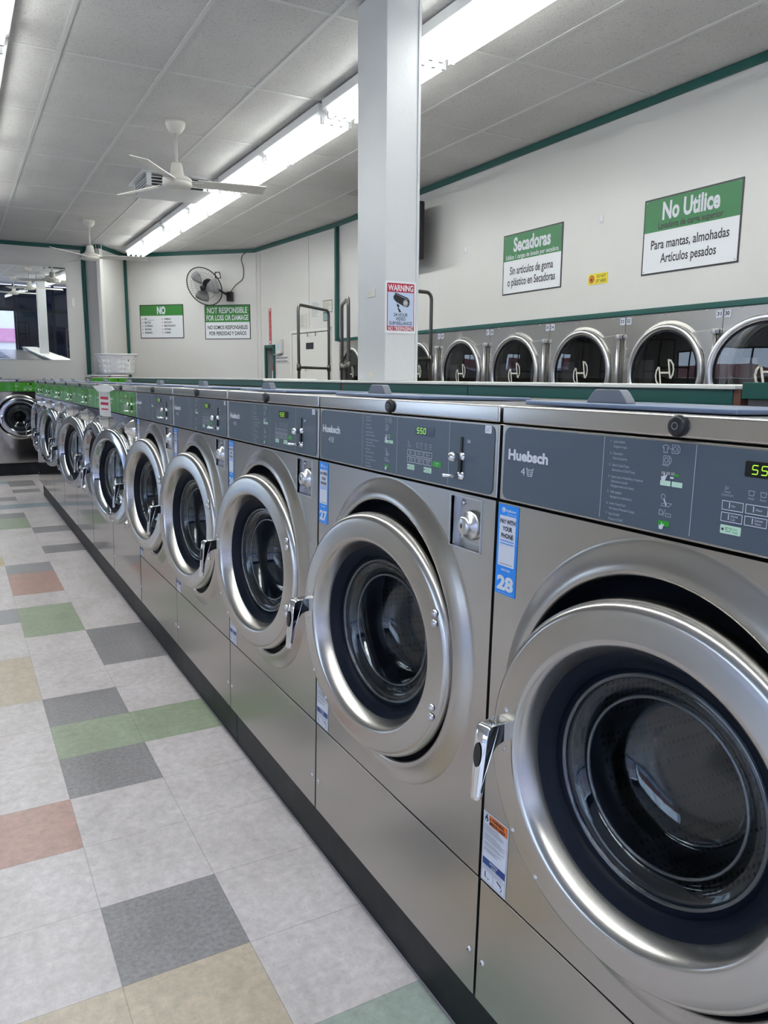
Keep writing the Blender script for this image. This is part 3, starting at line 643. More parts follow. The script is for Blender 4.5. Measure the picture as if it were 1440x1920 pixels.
# plinths
PL = [(.30-1.0, 2.70, 'dark plinth under the nearest grey-panelled washers'), (2.704, 5.957, 'dark plinth under the middle of the washer row'), (5.961, 9.93, 'scuffed plinth under the far green-panelled washers')]
for a, e, lb in PL:
    b = MB(); b.add([(.852, a, 0), (1.78, a, 0), (1.78, a, .158), (.852, a, .178), (.852, e, 0), (1.78, e, 0), (1.78, e, .158), (.852, e, .178)], [(0, 1, 2, 3), (7, 6, 5, 4), (0, 3, 7, 4), (3, 2, 6, 7), (1, 5, 6, 2), (0, 4, 5, 1)])
    tag(b.build('plinth', PLINTH), lb, 'plinth', 'plinths of the washer row')
for x0, x1, y0, y1, z, lb in ((-2.1, 1.22, 12.06, 12.64, .178, 'black plinth under the washers below the mirror'), (1.72, 2.23, 11.75, 12.27, .186, 'plinth under the washer carrying the laundry basket')):
    b = MB(); b.box(x0, x1, y0, y1, 0, z); tag(b.build('plinth', PLINTH), lb, 'plinth')
# ------------------------------------------------------------------ ledge behind the machines
def ledge(a, e, ztop, slab, label, post=False):
    t = thing('ledge', label, 'ledge', (1.90, a, 0), group='ledge sections behind the washers'); L = e-a
    if slab:
        b = MB(); b.box(-.008, .40, 0, L, ztop-.012, ztop); b.build('top', LAMIN, t, bevel=.002)
        b = MB(); b.box(0, .02, .012 if post else .001, L-.002, ztop-.055, ztop-.0125); b.build('apron', TEAL, t, bevel=.0015)
    else:
        b = MB(); b.box(.02, .40, 0, L, ztop-.014, ztop-.002); b.build('top', LAMIN, t)
        b = MB(); b.box(0, .02, 0, L-.002, ztop-.045, ztop); b.build('apron', TEAL, t, bevel=.0015)
    b = MB(); b.box(.03, .38, .02, L-.002, 0, ztop-.0145); b.build('support', BEIGE, t)
    if post:
        b = MB(); b.box(.004, .05, -.012, .011, ztop-.055, ztop-.0125); b.build('end_grain', BROWN, t)
ledge(-.6, 1.425, 1.374, False, 'teal-edged ledge section at the right edge of the photo')
ledge(1.440, 2.735, 1.366, True, 'white-topped teal ledge section with brown wooden end', True)
ledge(2.738, 3.945, 1.366, True, 'white-topped teal ledge section carrying the white column')
ledge(3.96, 5.20, 1.366, True, 'white-topped teal ledge section left of the column', True)
ledge(5.205, 10.1, 1.374, True, 'far teal-edged ledge section behind the distant washers')
# column
t = MB(); t.box(1.991, 2.180, 3.627, 3.943, 1.3665, ZC-.005); co = t.build('column', COLM, bevel=.004); tag(co, 'square white column rising from the ledge to the ceiling', 'column')
b = MB(); b.box(2.172, 2.186, 3.621, 3.63, 1.3665, ZC-.005); b.build('edge_strip', COLM, co)
for z0, z1, y0, y1 in ((1.804, 1.845, 3.734, 3.82), (1.383, 1.412, 3.743, 3.822)):
    b = MB(); b.box(1.9875, 1.993, y0, y1, z0, z1); tag(b.build('blank_plate', LDIM, bevel=.001), 'upper small blank plate on the left face of the column' if z1 > 1.6 else 'lower small blank plate at the foot of the column', 'wall plate')
# warning sign on the column
def sign_frame(name, label, loc, rotz, w, h, mats, fn, group=None, cat='sign', tilt=0., th=.004):
    t = thing(name, label, cat, loc, (0, 0, rotz), group); b = MB(); b.prism(rrect(-w/2, w/2, -h/2, h/2, .006 if w < .5 else .003), -th, 0); b.build('board', mats[0], t, rot=(0, tilt, 0))
    k = MB(); fn(k, w, h, -th-.0006, -th-.0012, -th-.0018); k.build('print', mats, t, rot=(0, tilt, 0)); return t
def camera_sign(k, w, h, y, y2, y3):
    i = .0095; r0, r1 = -w/2+i, w/2-i
    k.rect(r0, r1, -h/2+.012, h/2-.010, y, 1, .004); k.rect(r0+.004, r1-.004, -.095, .076, y2, 2)
    k.text('WARNING', 0, .083, .030, y2, 0, .150, .025, 'c'); k.text('NO TRESPASSING', 0, -.1165, .0185, y2, 0, .148, .02, 'c')
    for tx, z, wd in (('24 HOUR', -.0455, .084), ('VIDEO', -.066, .060), ('SURVEILLANCE', -.0885, .136)): k.text(tx, 0, z, .0165, y3, 3, wd, .015, 'c')
    n0 = len(k.v)
    k.poly([(-.042, .068), (-.036, .076), (.046, .046), (.054, .033), (.048, .006), (.036, .003), (.022, .006), (-.028, .030), (-.044, .045), (-.047, .060)], y3, 3)
    k.poly([(-.040, .078), (-.032, .083), (.044, .057), (.056, .040), (.054, .014), (.048, .010), (.050, .034), (.042, .050), (-.034, .0765)], y3, 3)
    k.disc(.030, .026, .0165, y3-.0004, 4, 20, .0205); k.circ(.030, .027, .009, .002, y3-.0008, 0, 16); k.disc(.030, .027, .004, y3-.0008, 0, 12)
    k.poly([(-.026, .022), (-.008, .012), (-.010, .002), (-.016, -.002), (-.024, .008)], y3, 3); k.poly([(-.020, .000), (-.012, -.004), (.003, -.024), (.000, -.028), (-.010, -.028), (-.018, -.010)], y3, 3)
    k.v[n0:] = [(a*.95, b_, c_*.88) for a, b_, c_ in k.v[n0:]]
sign_frame('security_sign', 'red and white video surveillance warning sign on the column', (2.080, 3.6265, 1.744), 0, .182, .262, [SIGNW, RED, SIGNB, INK, GREYW], camera_sign)
# ------------------------------------------------------------------ signs on the dryer wall
def big_sign(lines_top, lines_bot, split, green):
    def fn(k, w, h, y, y2, y3):
        m = .011; k.rect(-w/2+m, w/2-m, -h/2+m, h/2-m, y, 1); k.rect(-w/2+m, w/2-m, split, h/2-m, y2, 2)
        for tx, z, hh, wd, mi, bo in lines_top+lines_bot: k.text(tx, 0, z, hh, y3, mi, wd, bo, 'c')
        for sx in (-1, 1):
            for sz in (-1, 1): k.disc(sx*(w/2-.024), sz*(h/2-.022), .005, y3, 4, 10)
    return fn
fn1 = big_sign([('No Utilice', .105, .108, .46, 3, .035), ('Lavadora de carga superior', .045, .040, .52, 0, .02)], [('Para mantas, almohadas', -.085, .060, .63, 0, .015), ('Artículos pesados', -.180, .060, .45, 0, .015)], .03, SIGNG)
sign_frame('wall_sign', 'larger green and white wall sign reading No Utilice', (XD, 3.733, 2.353), -PI/2, .785, .503, [SIGNK, SIGNW, SIGNG, LETTER, GREYW], fn1, 'green and white notices on the dryer wall')
fn2 = big_sign([('Secadoras', .105, .108, .48, 3, .035), ('Utilice 1 cargas de lavado por secadora', .043, .036, .68, 3, .012)], [('Sin artículos de goma', -.085, .064, .56, 0, .015), ('o plástico en Secadoras', -.180, .064, .62, 0, .015)], .03, SIGNG)
sign_frame('wall_sign', 'green and white wall sign reading Secadoras, left of the yellow notice', (XD, 5.345, 2.357), -PI/2, .765, .503, [SIGNK, SIGNW, SIGNG, LETTER, GREYW], fn2, 'green and white notices on the dryer wall')
def ysign(k, w, h, y, y2, y3):
    k.rect(-w/2+.003, w/2-.003, -h/2+.003, h/2-.003, y, 0); k.text('DO NOT', .038, .006, .022, y2, 1, .095, .01, 'c'); k.text('SIT HERE', .038, -.028, .022, y2, 1, .105, .01, 'c'); k.disc(-.062, 0, .026, y2, 2, 20); k.circ(-.062, 0, .026, .004, y3, 1, 20); k.disc(-.062, -.004, .010, y3, 1, 12)
sign_frame('notice', 'small yellow DO NOT SIT HERE notice on the dryer wall', (XD, 4.553, 2.130), -PI/2, .20, .078, [YEL, INK, ORANGE], ysign)
for yh, zb, lb in ((4.542, 2.517, 'white wall hook between the two green signs'), (6.31, 2.530, 'white wall hook between the column and the Secadoras sign')):
    b = MB(); b.prism(rrect(-.014, .014, 0, .07, .012), -.006, 0); b.tube([(0, -.006, .03), (0, -.012, .012), (0, -.02, .010), (0, -.024, .022)], .004, 8)
    tag(b.build('wall_hook', WPLAS, loc=(XD, yh, zb), rot=(0, 0, -PI/2), bevel=.002), lb, 'hook', 'white adhesive hooks')
# television
t = thing('television', 'dark wall television seen edge-on behind the column', 'television', (XD-.002, 7.35, 2.53), (0, 0, -PI/2))
b = MB(); b.box(-.55, .58, -.235, -.175, 0, .545); b.build('screen_housing', BLACK, t, bevel=.012)
b = MB(); b.rect(-.535, .565, .02, .53, -.236); b.build('screen', LEDBK, t)
b = MB(); b.box(-.1, .2, -.176, -.002, .2, .36); b.build('bracket', BLACK, t)
# ------------------------------------------------------------------ dryers
def h_logo(k, x, z, s, y, mi):
    def leaf(cx, cz, sg):
        pts = [(cx+sg*q[0]*s, cz+sg*q[1]*s) for q in ((-.12, .62), (.06, .58), (.24, .36), (.30, .05), (.26, -.22), (.14, -.42), (.06, -.40), (-.12, .62))]
        k.line(pts, .0125, y, mi)
    leaf(x+.36*s, z+.12*s, 1); leaf(x-.36*s, z-.12*s, -1); k.line([(x-.30*s, z), (x+.32*s, z)], .012, y, mi)
def make_dryer(Wd):
    t = thing('dryer', 'd', 'dryer'); h = Wd/2-.002; DX, DZ, R = -.018, 1.43, .325
    prof = [(.29, .05), (.29, .004), (.30, -.004), (.335, -.004), (.35, 0), (.352, 0)]
    b = panel_mesh((DX, DZ), prof, -h, h, .98, 1.833, nseg=72); b.build('upper_panel', DRYST, t)
    b = MB(); b.box(-h, h, 0, .02, .03, .977); b.build('lower_panel', DRYST, t, bevel=.002)
    b = MB(); b.box(-h, h, .021, .5, 0, 1.83); b.f.pop(2); b.m.pop(2); b.sm.pop(2); b.build('cabinet', mat_dark, t)
    b = MB(); b.lathe([(.29, .05), (.30, .06), (.32, .44), (0, .45)], (DX, 0, DZ), n=48); b.build('drum', DARKST, t)
    b = MB(); b.box(DX-.30, DX-.17, .055, .075, DZ-.2, DZ+.09, 0); b.build('lint_panel', GREYW, t)
    for s, z in ((-1, 1.826), (1, 1.826), (-1, 1.60)):
        k = MB(); k.lathe([(0, -.004), (.004, -.0035), (.006, 0)], (s*(h-(.13 if z > 1.7 else .02)), 0, z), n=12); k.build('screw', SATIN, t)
    # door, origin on the right hinge edge
    d = MB(); d.lathe([(.315, -.002), (.325, -.008), (.327, -.03), (.322, -.038), (.31, -.042), (.292, -.038), (.286, -.028), (.285, -.010)], (-R, 0, 0), n=72)
    dr = d.build('door', SATIN, t, loc=(DX+R, 0, DZ))
    g = MB(); g.lathe([(.287, -.022), (.2, -.028), (.1, -.031), (0, -.032)], (-R, 0, 0), n=48); g.build('glass', DRYGL, dr)
    k = MB(); k.lathe([(.288, -.012), (.283, -.0305), (.274, -.029)], (-R, 0, 0), n=72); k.build('seal', RUBBER, dr)
    k = MB(); h_logo(k, -R+.02, 0, .115, -.034, 0); k.build('emblem', LDIM, dr)
    return t, dr
DARKST = mat('dryer_drum_steel', (.10, .10, .105), .4, 1.0)
def dryer_tongue(t, h):
    k = MB(); k.prism([(.16, 1.69), (.365, 1.705), (.372, 1.70), (.372, 1.16), (.365, 1.155), (.16, 1.17), (.30, 1.30), (.318, 1.43), (.30, 1.56)], -.018, -.002); tn = k.build('door_tongue', DRYST, t, bevel=.003)
    k = MB(); k.tube([(.378, -.03, 1.15), (.378, -.03, 1.706)], .0115, 14); hd = k.build('handle', SATIN, tn)
    
    for z0 in (1.672, 1.15): k = MB(); k.box(.362, .395, -.044, -.003, z0, z0+.034); k.build('handle_bracket', SATIN, hd, bevel=.006)
seams = [2.585, 3.418, 4.247, 5.073, 5.898, 6.721, 7.505, 8.292, 9.08]
nums = [('29', '30'), ('32', '31'), ('34', '33'), ('36', '35'), ('38', '37'), ('40', '39'), ('42', '41'), ('44', '43')]
DLAB = ['stainless dryer at the right edge of the photo with its round door swung open', 'stainless dryer labelled 32 and 31, next to the open one', 'stainless dryer labelled 34 and 33, showing a bright window reflection', 'stainless dryer labelled 36 and 35, with pale laundry behind its glass',
        'stainless dryer labelled 38 and 37, right of the clothes rail', 'stainless dryer just right of the column, behind the clothes rail', 'stainless dryer hidden behind the white column', 'stainless dryer at the far end beside the teal corner strip']
dp, dpd = make_dryer(.8265); dryer_tongue(dp, .41)
def num_label(t, x, z, s):
    k = MB(); k.prism(rrect(x-.024, x+.024, z-.026, z+.026, .006), -.0015, 0, mi=0); k.line([(a, b_) for a, b_ in rrect(x-.021, x+.021, z-.023, z+.023, .005)], .0015, -.002, 2); k.text(s, x, z-.012, .024, -.0022, 1, .032, .03, 'c'); k.build('number_label', [WHITES, INK, NAVY], t)
for i in range(8):
    t = dp if i == 0 else copy_tree(dp, None, ('number_label',))
    yc = (seams[i]+seams[i+1])/2; t.location = (XD-.001, yc, 0); t.rotation_euler = (0, 0, -PI/2); t.scale = ((seams[i+1]-seams[i])/.8265, 1, 1)
    tag(t, DLAB[i], 'dryer', 'dryers built into the right wall')
for i, t in enumerate([o for o in bpy.data.objects if o.parent is None and o.name.startswith('dryer')]):
    k = sorted(range(8), key=lambda q: abs((seams[q]+seams[q+1])/2-t.location.y))[0]
    hw = .41
    if k == 0: num_label(t, -hw+.027, 1.799, '30')
    else:
        num_label(t, -hw+.027, 1.799, nums[k][0])
        num_label(t, hw-.027, 1.799, nums[k][1])
    if k == 0:
        for c in kids(t):
            if c.name.startswith('door') and 'tongue' not in c.name: c.rotation_euler = (0, 0, math.radians(30)); c.location = (.34, -.03, 1.43)
    if k == 0:
        for c in kids(t):
            if 'tongue' in c.name:
                for g_ in kids(c):
                    for g2 in kids(g_): bpy.data.objects.remove(g2)
                    bpy.data.objects.remove(g_)
                bpy.data.objects.remove(c)
# laundry inside dryer 36/35
CLOTH = mat('pale_laundry', srgb(190, 204, 206), .9)
b = MB(); rl = random.Random(2); nu, nv = 28, 16; o = 0
for i in range(nu):
    for j in range(nv+1):
        a = 2*PI*i/nu; p = PI*j/nv; rr = 1+.16*math.sin(3*a+2*p)+.12*math.sin(7*a-3*p)+rl.uniform(-.05, .05)
        b.v.append((.115+.105*rr*math.cos(a)*math.sin(p), .20+.095*rr*math.sin(a)*math.sin(p), 1.42+.17*rr*math.cos(p)))
for i in range(nu):
    for j in range(nv): i2 = (i+1) % nu; b.face((i*(nv+1)+j, i*(nv+1)+j+1, i2*(nv+1)+j+1, i2*(nv+1)+j), 0, True)
tag(b.build('laundry', CLOTH, loc=(XD, 5.4855, 0), rot=(0, 0, -PI/2)), 'crumpled pale laundry behind the glass of the dryer labelled 36', 'laundry')
# ------------------------------------------------------------------ clothes-rail carts
def cart(ax, ay, bx, by, zt, zc, label):
    t = thing('laundry_cart', label, 'laundry cart', ((ax+bx)/2, (ay+by)/2, 0), (0, 0, math.atan2(by-ay, bx-ax)), 'laundry carts with clothes rails'); w_ = math.hypot(bx-ax, by-ay)/2; r = .013
    arc = lambda cx, sg: [(cx+sg*.05*math.sin(q*PI/8), 0, zt-.05+.05*math.cos(q*PI/8)) for q in range(5)]
    pts = [(-w_, 0, .3), (-w_, 0, zt-.05)]+arc(-w_+.05, -1)[::-1][1:]+arc(w_-.05, 1)+[(w_, 0, zt-.06), (w_, 0, .3)]
    b = MB(); b.tube(pts, r, 10); b.build('hanging_rail', PIPE, t)
    b = MB(); b.tube([(-w_, 0, zc), (w_, 0, zc)], r*.95, 10)
    b.build('crossbar', PIPE, t)
    for s in (-1, 1):
        b = MB(); b.lathe([(.013, -.03), (.019, -.028), (.019, .028), (.013, .03)], (s*w_, 0, zc), 'z', 14); b.build('clamp', PIPE, t)
    b = MB(); b.box(-w_, w_, -.15, .15, .26, .28)
    for q in (.42, .58, .74, .90):
        b.tube([(-w_, -.15, q), (w_, -.15, q), (w_, .15, q), (-w_, .15, q), (-w_, -.15, q)], .004, 6)
    for k in range(13):
        x = -w_+k*w_/6
        for yy_ in (-.15, .15): b.tube([(x, yy_, .27), (x, yy_, .9)], .003, 5)
    b.build('wire_basket', SATIN, t)
    for sx in (-1, 1):
        for sy in (-1, 1):
            b = MB(); b.lathe([(0, -.014), (.05, -.014), (.052, 0), (.05, .014), (0, .014)], (sx*(w_-.05), sy*.11, .052), 'y', 18); b.box(sx*(w_-.05)-.012, sx*(w_-.05)+.012, sy*.11-.02, sy*.11+.02, .09, .262); b.build('caster', BLACK, t)
cart(2.65, 6.38, 3.14, 6.82, 2.0, 1.47, 'black pipe clothes rail on a cart in front of the closed white door')
cart(2.753, 5.729, 2.542, 5.182, 1.95, 1.47, 'pipe clothes rail on a cart seen end-on just left of the column')
cart(2.50, 4.86, 3.125, 4.99, 2.0, 1.52, 'pipe clothes rail on a cart just right of the column')
# ------------------------------------------------------------------ ceiling fans
def fan(x, y, angs, label):
    t = thing('ceiling_fan', label, 'ceiling fan', (x, y, 0), group='white ceiling fans')
    b = MB(); b.lathe([(0, ZC), (.075, ZC), (.075, ZC-.02), (.068, ZC-.045), (.045, ZC-.075), (.035, ZC-.085), (0, ZC-.085)], axis='z', n=28); b.build('canopy', FANW, t)
    b = MB(); b.tube([(0, 0, ZC-.08), (0, 0, 2.96)], .013, 12); b.build('downrod', FANW, t)
    b = MB(); b.lathe([(0, 2.985), (.035, 2.985), (.042, 2.97), (.052, 2.895), (.075, 2.885), (.10, 2.875), (.112, 2.862), (.112, 2.852), (.104, 2.848), (.104, 2.842), (.112, 2.838), (.112, 2.822), (.10, 2.808), (.05, 2.800), (0, 2.799)], axis='z', n=36); b.build('motor', FANW, t)
    for a in angs:
        ca, sa = math.cos(math.radians(a)), math.sin(math.radians(a)); b = MB()
        def P(r, q, z): return (r*ca-q*sa, r*sa+q*ca, z)
        for (r0, r1, w0, w1, zz) in ((.10, .19, .022, .04, 2.838), (.15, .68, .052, .064, 2.846)):
            vs = []
            for r, wd in ((r0, w0), (r1, w1)):
                for q in (-1, 1):
                    for dz in (0, .006): vs.append(P(r, q*wd, zz+dz-q*wd*.25))
            b.add(vs, [(0, 1, 3, 2), (4, 6, 7, 5), (0, 4, 5, 1), (2, 3, 7, 6), (0, 2, 6, 4), (1, 5, 7, 3)])
        b.build('blade', FANW, t)
fan(1.624, 6.272, (-6, 114, 234), 'nearer white ceiling fan, hanging in front of the air vent')
fan(1.622, 10.57, (-14, 106, 226), 'farther white ceiling fan, hanging before the back corner')
fan(1.624, 1.75, (20, 140, 260), 'white ceiling fan above the camera, out of the frame')  # unseen fan, added to show up in reflections
# ceiling vent
t = thing('ceiling_vent', 'white louvred air vent box behind the nearer ceiling fan', 'air vent', (1.75, 7.85, 0))
b = MB(); W_, D_, z0, z1 = .62, .59, 3.165, ZC-.006
b.box(0, W_, 0, D_, z0-.004, z0); b.box(-.05, W_+.05, -.05, D_+.05, z1, z1+.006)
for x in (0, W_-.04):
    for y in (0, D_-.04): b.box(x, x+.04, y, y+.04, z0, z1)
b.build('box', FIXW, t, bevel=.002)
b = MB(); b.box(.07, W_-.07, .07, D_-.07, z0, z1); b.build('core', DARK, t)
for side in range(4):
    b = MB()
    for k in range(3):
        z = z0+.022+k*.028
        if side == 0: q = (.04, W_-.04, .004, .034)
        elif side == 1: q = (.04, W_-.04, D_-.034, D_-.004)
        elif side == 2: q = (.004, .034, .04, D_-.04)
        else: q = (W_-.034, W_-.004, .04, D_-.04)
        b.box(q[0], q[1], q[2], q[3], z, z+.006)
    b.build('louvre', FIXW, t)
# ------------------------------------------------------------------ mirror and back wall bits
t = thing('wall_mirror', 'large frameless mirror on the back wall above the green washers', 'mirror', (.25, 12.668, 1.622))
b = MB(); b.box(-3.2, 1.325, -.008, -.002, 0, 1.325); b.build('glass', MIRROR, t, rot=(math.radians(1.9), 0, 0))
b = MB(); b.box(-3.2, 1.325, -.048, -.002, 1.31, 1.328); b.build('top_clip', SATIN, t)
b = MB(); b.prism(rrect(-.02, .02, -.06, .06, .008), -.008, 0); tag(b.build('wall_plate', WPLAS, loc=(1.665, 12.67, 2.466), bevel=.002), 'small white plate on the wall right of the mirror', 'wall plate')
# laundry basket
t = thing('laundry_basket', 'white perforated plastic laundry basket on the corner washer', 'laundry basket', (2.125, 11.97, 1.413), (0, 0, -.32))
def basket_ring(a, c, z, n=40): 
    pts = []
    for k in range(n):
        q = 2*PI*k/n; e = 3.2; cq, sq = math.cos(q), math.sin(q)
        pts.append((a*math.copysign(abs(cq)**(2/e), cq), c*math.copysign(abs(sq)**(2/e), sq), z))
    return pts
b = MB(); n = 80; rows_ = [(0, .225, .145), (.04, .232, .150), (.075, .238, .155), (.11, .244, .160), (.145, .250, .164), (.18, .256, .168), (.215, .262, .172), (.24, .268, .176), (.285, .278, .185)]
rings = [basket_ring(a, c_, z, n) for z, a, c_ in rows_]
for r in rings: b.v += r
for i in range(len(rows_)-1):
    for k in range(n):
        hole = 1 <= i <= 6 and i % 2 == 1 and (k % 2 == 1) and (k % 20) not in (0, 9, 10, 11, 19)
        if hole: continue
        k2 = (k+1) % n; b.face((i*n+k, i*n+k2, (i+1)*n+k2, (i+1)*n+k), 0, True)
b.face(list(range(n))[::-1])
bo = b.build('body', WPLAS, t); sd = bo.modifiers.new('s', 'SOLIDIFY'); sd.thickness = .004
b = MB(); rg = basket_ring(.287, .193, .285, n); b.tube(rg+[rg[0]], .010, 8, caps=False); b.build('rim', WPLAS, t)
for s in (-1, 1):
    b = MB(); b.prism(rrect(-.045, .045, -.028, .008, .016), -.012, .004); b.build('grip', WPLAS, t, loc=(.05 if s < 0 else 0, s*.195, .283), rot=(0, 0, 0 if s < 0 else PI), bevel=.003)
# paper tag on the green washers
t = thing('paper_tag', 'white paper tag with red print hanging over the green control panels', 'tag', (.768, 4.775, 0), (0, 0, -PI/2+.5))
b = MB(); b.prism([(-.048, 1.155), (.05, 1.15), (.05, 1.31), (-.05, 1.315)], -.0015, 0); b.build('sheet', PAPER, t)
b = MB(); b.prism([(-.085, 1.325), (-.045, 1.295), (.05, 1.29), (.095, 1.305), (.075, 1.325), (.01, 1.335)], -.012, -.002); b.tube([(0, -.006, 1.33), (0, .03, 1.335), (0, .055, 1.30)], .004, 6); b.build('folded_top', PAPER, t)
b = MB()
for k in range(3): b.line([(-.028, 1.258-k*.032), (.028, 1.256-k*.032)], .016 if k < 2 else .008, -.0022, 0)
b.build('print', [RED], t)
# ------------------------------------------------------------------ diagonal wall: notices and wall fan
DA = math.atan2(P4[1]-P3[1], P4[0]-P3[0])
def on_diag(u, z, off=0.): 
    return (P3[0]+u*math.cos(DA)+off*math.sin(DA), P3[1]+u*math.sin(DA)-off*math.cos(DA), z)
def no_sign(k, w, h, y, y2, y3):
    m = .012; k.rect(-w/2+m, w/2-m, -h/2+m, h/2-m, y, 1); k.rect(-w/2+m, w/2-m, .09, h/2-m, y2, 2); k.text('NO', 0, .118, .105, y3, 3, .15, .05, 'c')
    for j, (a, c_) in enumerate((('PET', 'ANIMALS'), ('BICYCLE', 'BICICLETA'), ('LOITERING', 'MERODEANDO'), ('SKATING', 'PATINAR'), ('RUNNING', 'CORRER'))):
        z = .026-j*.052; k.text(a, -.30, z, .026, y2, 0, sx=.75, bold=.03); k.text(c_, .045, z, .026, y2, 0, sx=.75, bold=.03); k.disc(-.335, z+.012, .008, y2, 4, 8); k.disc(.012, z+.012, .008, y2, 4, 8)
    k.rect(-.235, -.13, .022, .026, y2, 0)
sign_frame('wall_sign', 'green-headed notice reading NO with two columns of small rules', on_diag(.612, 2.239), DA, .765, .515, [SIGNK, SIGNW, SIGNG2, LETTER, RED], no_sign, 'green-headed notices on the diagonal wall')
def nr_sign(k, w, h, y, y2, y3):
    m = .012; k.rect(-w/2+m, w/2-m, -h/2+m, h/2-m, y, 1); k.rect(-w/2+m, w/2-m, .0, h/2-m, y2, 2)
    for tx, z, hh, mi, wd in (('NOT RESPONSIBLE', .135, .082, 3, .67), ('FOR LOSS OR DAMAGE', .028, .076, 3, .70), ('NO SOMOS RESPONSABLES', -.105, .055, 0, .67), ('POR PERDIDAS Y DAÑOS', -.195, .055, 0, .62)): k.text(tx, 0, z, hh, y3, mi, wd, .02, 'c')
sign_frame('wall_sign', 'green-headed notice reading NOT RESPONSIBLE FOR LOSS OR DAMAGE below the wall fan', on_diag(1.743, 2.216), DA, .765, .515, [SIGNK, SIGNW, SIGNG2, LETTER], nr_sign, 'green-headed notices on the diagonal wall')
# wall fan: cage centre on the wall coordinates seen, then pulled off the wall towards the camera
t = thing('wall_fan', 'black caged oscillating fan mounted high on the diagonal wall', 'fan', on_diag(1.70, 2.66), (0, 0, DA))
hub = thing_none = None
def cage(sgn, parent, loc, rot):
    b = MB(); R = .292
    for k in range(48):
        a = 2*PI*k/48; ca, sa = math.cos(a), math.sin(a)
        b.tube([(.05*ca, -.055*sgn, .05*sa), (.16*ca, -.052*sgn, .16*sa), (.25*ca, -.026*sgn, .25*sa), (R*ca, 0, R*sa)], .0014, 4, caps=False)
    for r, y in ((.10, -.055), (.19, -.045)): b.tube([(r*math.cos(2*PI*k/40), y*sgn, r*math.sin(2*PI*k/40)) for k in range(41)], .0016, 4, caps=False)
    return b
FL = (-.15, -.34, .05); FRT = (math.radians(28), 0, math.radians(-6))
b = cage(1, t, FL, FRT); b.build('front_cage', WIRE, t, loc=FL, rot=FRT)
b = cage(-1, t, FL, FRT); b.build('rear_cage', WIRE, t, loc=FL, rot=FRT)
b = MB(); b.tube([(.292*math.cos(2*PI*k/48), 0, .292*math.sin(2*PI*k/48)) for k in range(49)], .008, 8, caps=False); b.build('rim', BLACK, t, loc=FL, rot=FRT)
b = MB(); b.lathe([(0, -.068), (.03, -.067), (.043, -.06), (.043, -.05), (0, -.05)], n=24); b.build('badge', BLACK, t, loc=FL, rot=FRT)
for k in range(3):
    b = MB(); a0 = 2*PI*k/3; vs = []
    for i in range(5):
        r = .04+i*.052; wd = .45+.35*math.sin(PI*(i+.6)/5)
        for j in range(5): q = a0+(j/4-.5)*wd*1.5; vs.append((r*math.cos(q), (j/4-.5)*.05, r*math.sin(q)))
    b.add(vs, [(i*5+j, i*5+j+1, (i+1)*5+j+1, (i+1)*5+j) for i in range(4) for j in range(4)], 0, True); bl = b.build('blade', GREYW, t, loc=FL, rot=FRT); sd = bl.modifiers.new('s', 'SOLIDIFY'); sd.thickness = .003
b = MB(); b.lathe([(0, .05), (.06, .055), (.075, .09), (.065, .15), (.03, .18), (0, .185)], n=24); b.build('motor', BLACK, t, loc=FL, rot=FRT)
b = MB(); b.tube([(-.16, -.19, .05), (-.02, -.13, .02), (.10, -.05, -.06)], .016, 10); b.build('arm', BLACK, t)
b = MB(); b.box(.06, .16, -.06, -.001, -.14, .0); b.build('wall_bracket', BLACK, t, bevel=.01)
b = MB(); b.tube([(-.09, -.10, .28), (-.09, -.10, .20), (-.02, -.06, .20), (-.02, -.10, .28), (-.09, -.10, .28)], .009, 8); b.build('carry_loop', BLACK, t)
cb_ = MB(); pts = [(.12, -.03, 0), (.20, -.015, .10), (.30, -.01, .17), (.33, -.01, .24), (.33, -.01, .36), (.30, -.01, .46), (.32, -.012, .53), (.37, -.012, .56)]
sm_ = []
for i in range(len(pts)-1):
    for q in range(4):
        f_ = q/4; p0, p1, p2, p3 = [Vector(pts[max(0, min(len(pts)-1, i+d_))]) for d_ in (-1, 0, 1, 2)]
        sm_.append(.5*((2*p1)+(-p0+p2)*f_+(2*p0-5*p1+4*p2-p3)*f_*f_+(-p0+3*p1-3*p2+p3)*f_**3))
sm_.append(Vector(pts[-1])); cb_.tube(sm_, .005, 6); cb_.build('power_cord', BLACK, t)
# ------------------------------------------------------------------ side wall: extinguisher cabinet, door, papers
SA = math.atan2(DQ.y, DQ.x)
def on_side(u, z, off=0.): return (P4[0]+u*math.cos(SA)+off*math.sin(SA), P4[1]+u*math.sin(SA)-off*math.cos(SA), z)
KS = DL/2.5549
t = thing('extinguisher_cabinet', 'teal framed recessed cabinet holding a fire extinguisher', 'cabinet', on_side(.465, 0), (0, 0, SA))
b = MB()
for q in ((-.165, -.12, 1.0, 1.855), (.12, .165, 1.0, 1.855), (-.165, .165, 1.81, 1.855), (-.165, .165, 1.0, 1.045)): b.box(q[0], q[1], -.022, .006, q[2], q[3])
b.build('frame', TEAL, t, bevel=.003)
b = MB(); b.add([(-.138, .002, 1.052), (.138, .002, 1.052), (.138, .002, 1.833), (-.138, .002, 1.833), (-.138, .1, 1.052), (.138, .1, 1.052), (.138, .1, 1.833), (-.138, .1, 1.833)], [(4, 5, 6, 7), (0, 1, 5, 4), (1, 2, 6, 5), (3, 7, 6, 2), (0, 4, 7, 3)]); b.build('box', GREYW, t)
t = thing('fire_extinguisher', 'red fire extinguisher with white label inside the teal cabinet', 'fire extinguisher', on_side(.515, 1.054, -.045), (0, 0, SA)); t.scale = (1.15, .95, 1.2)
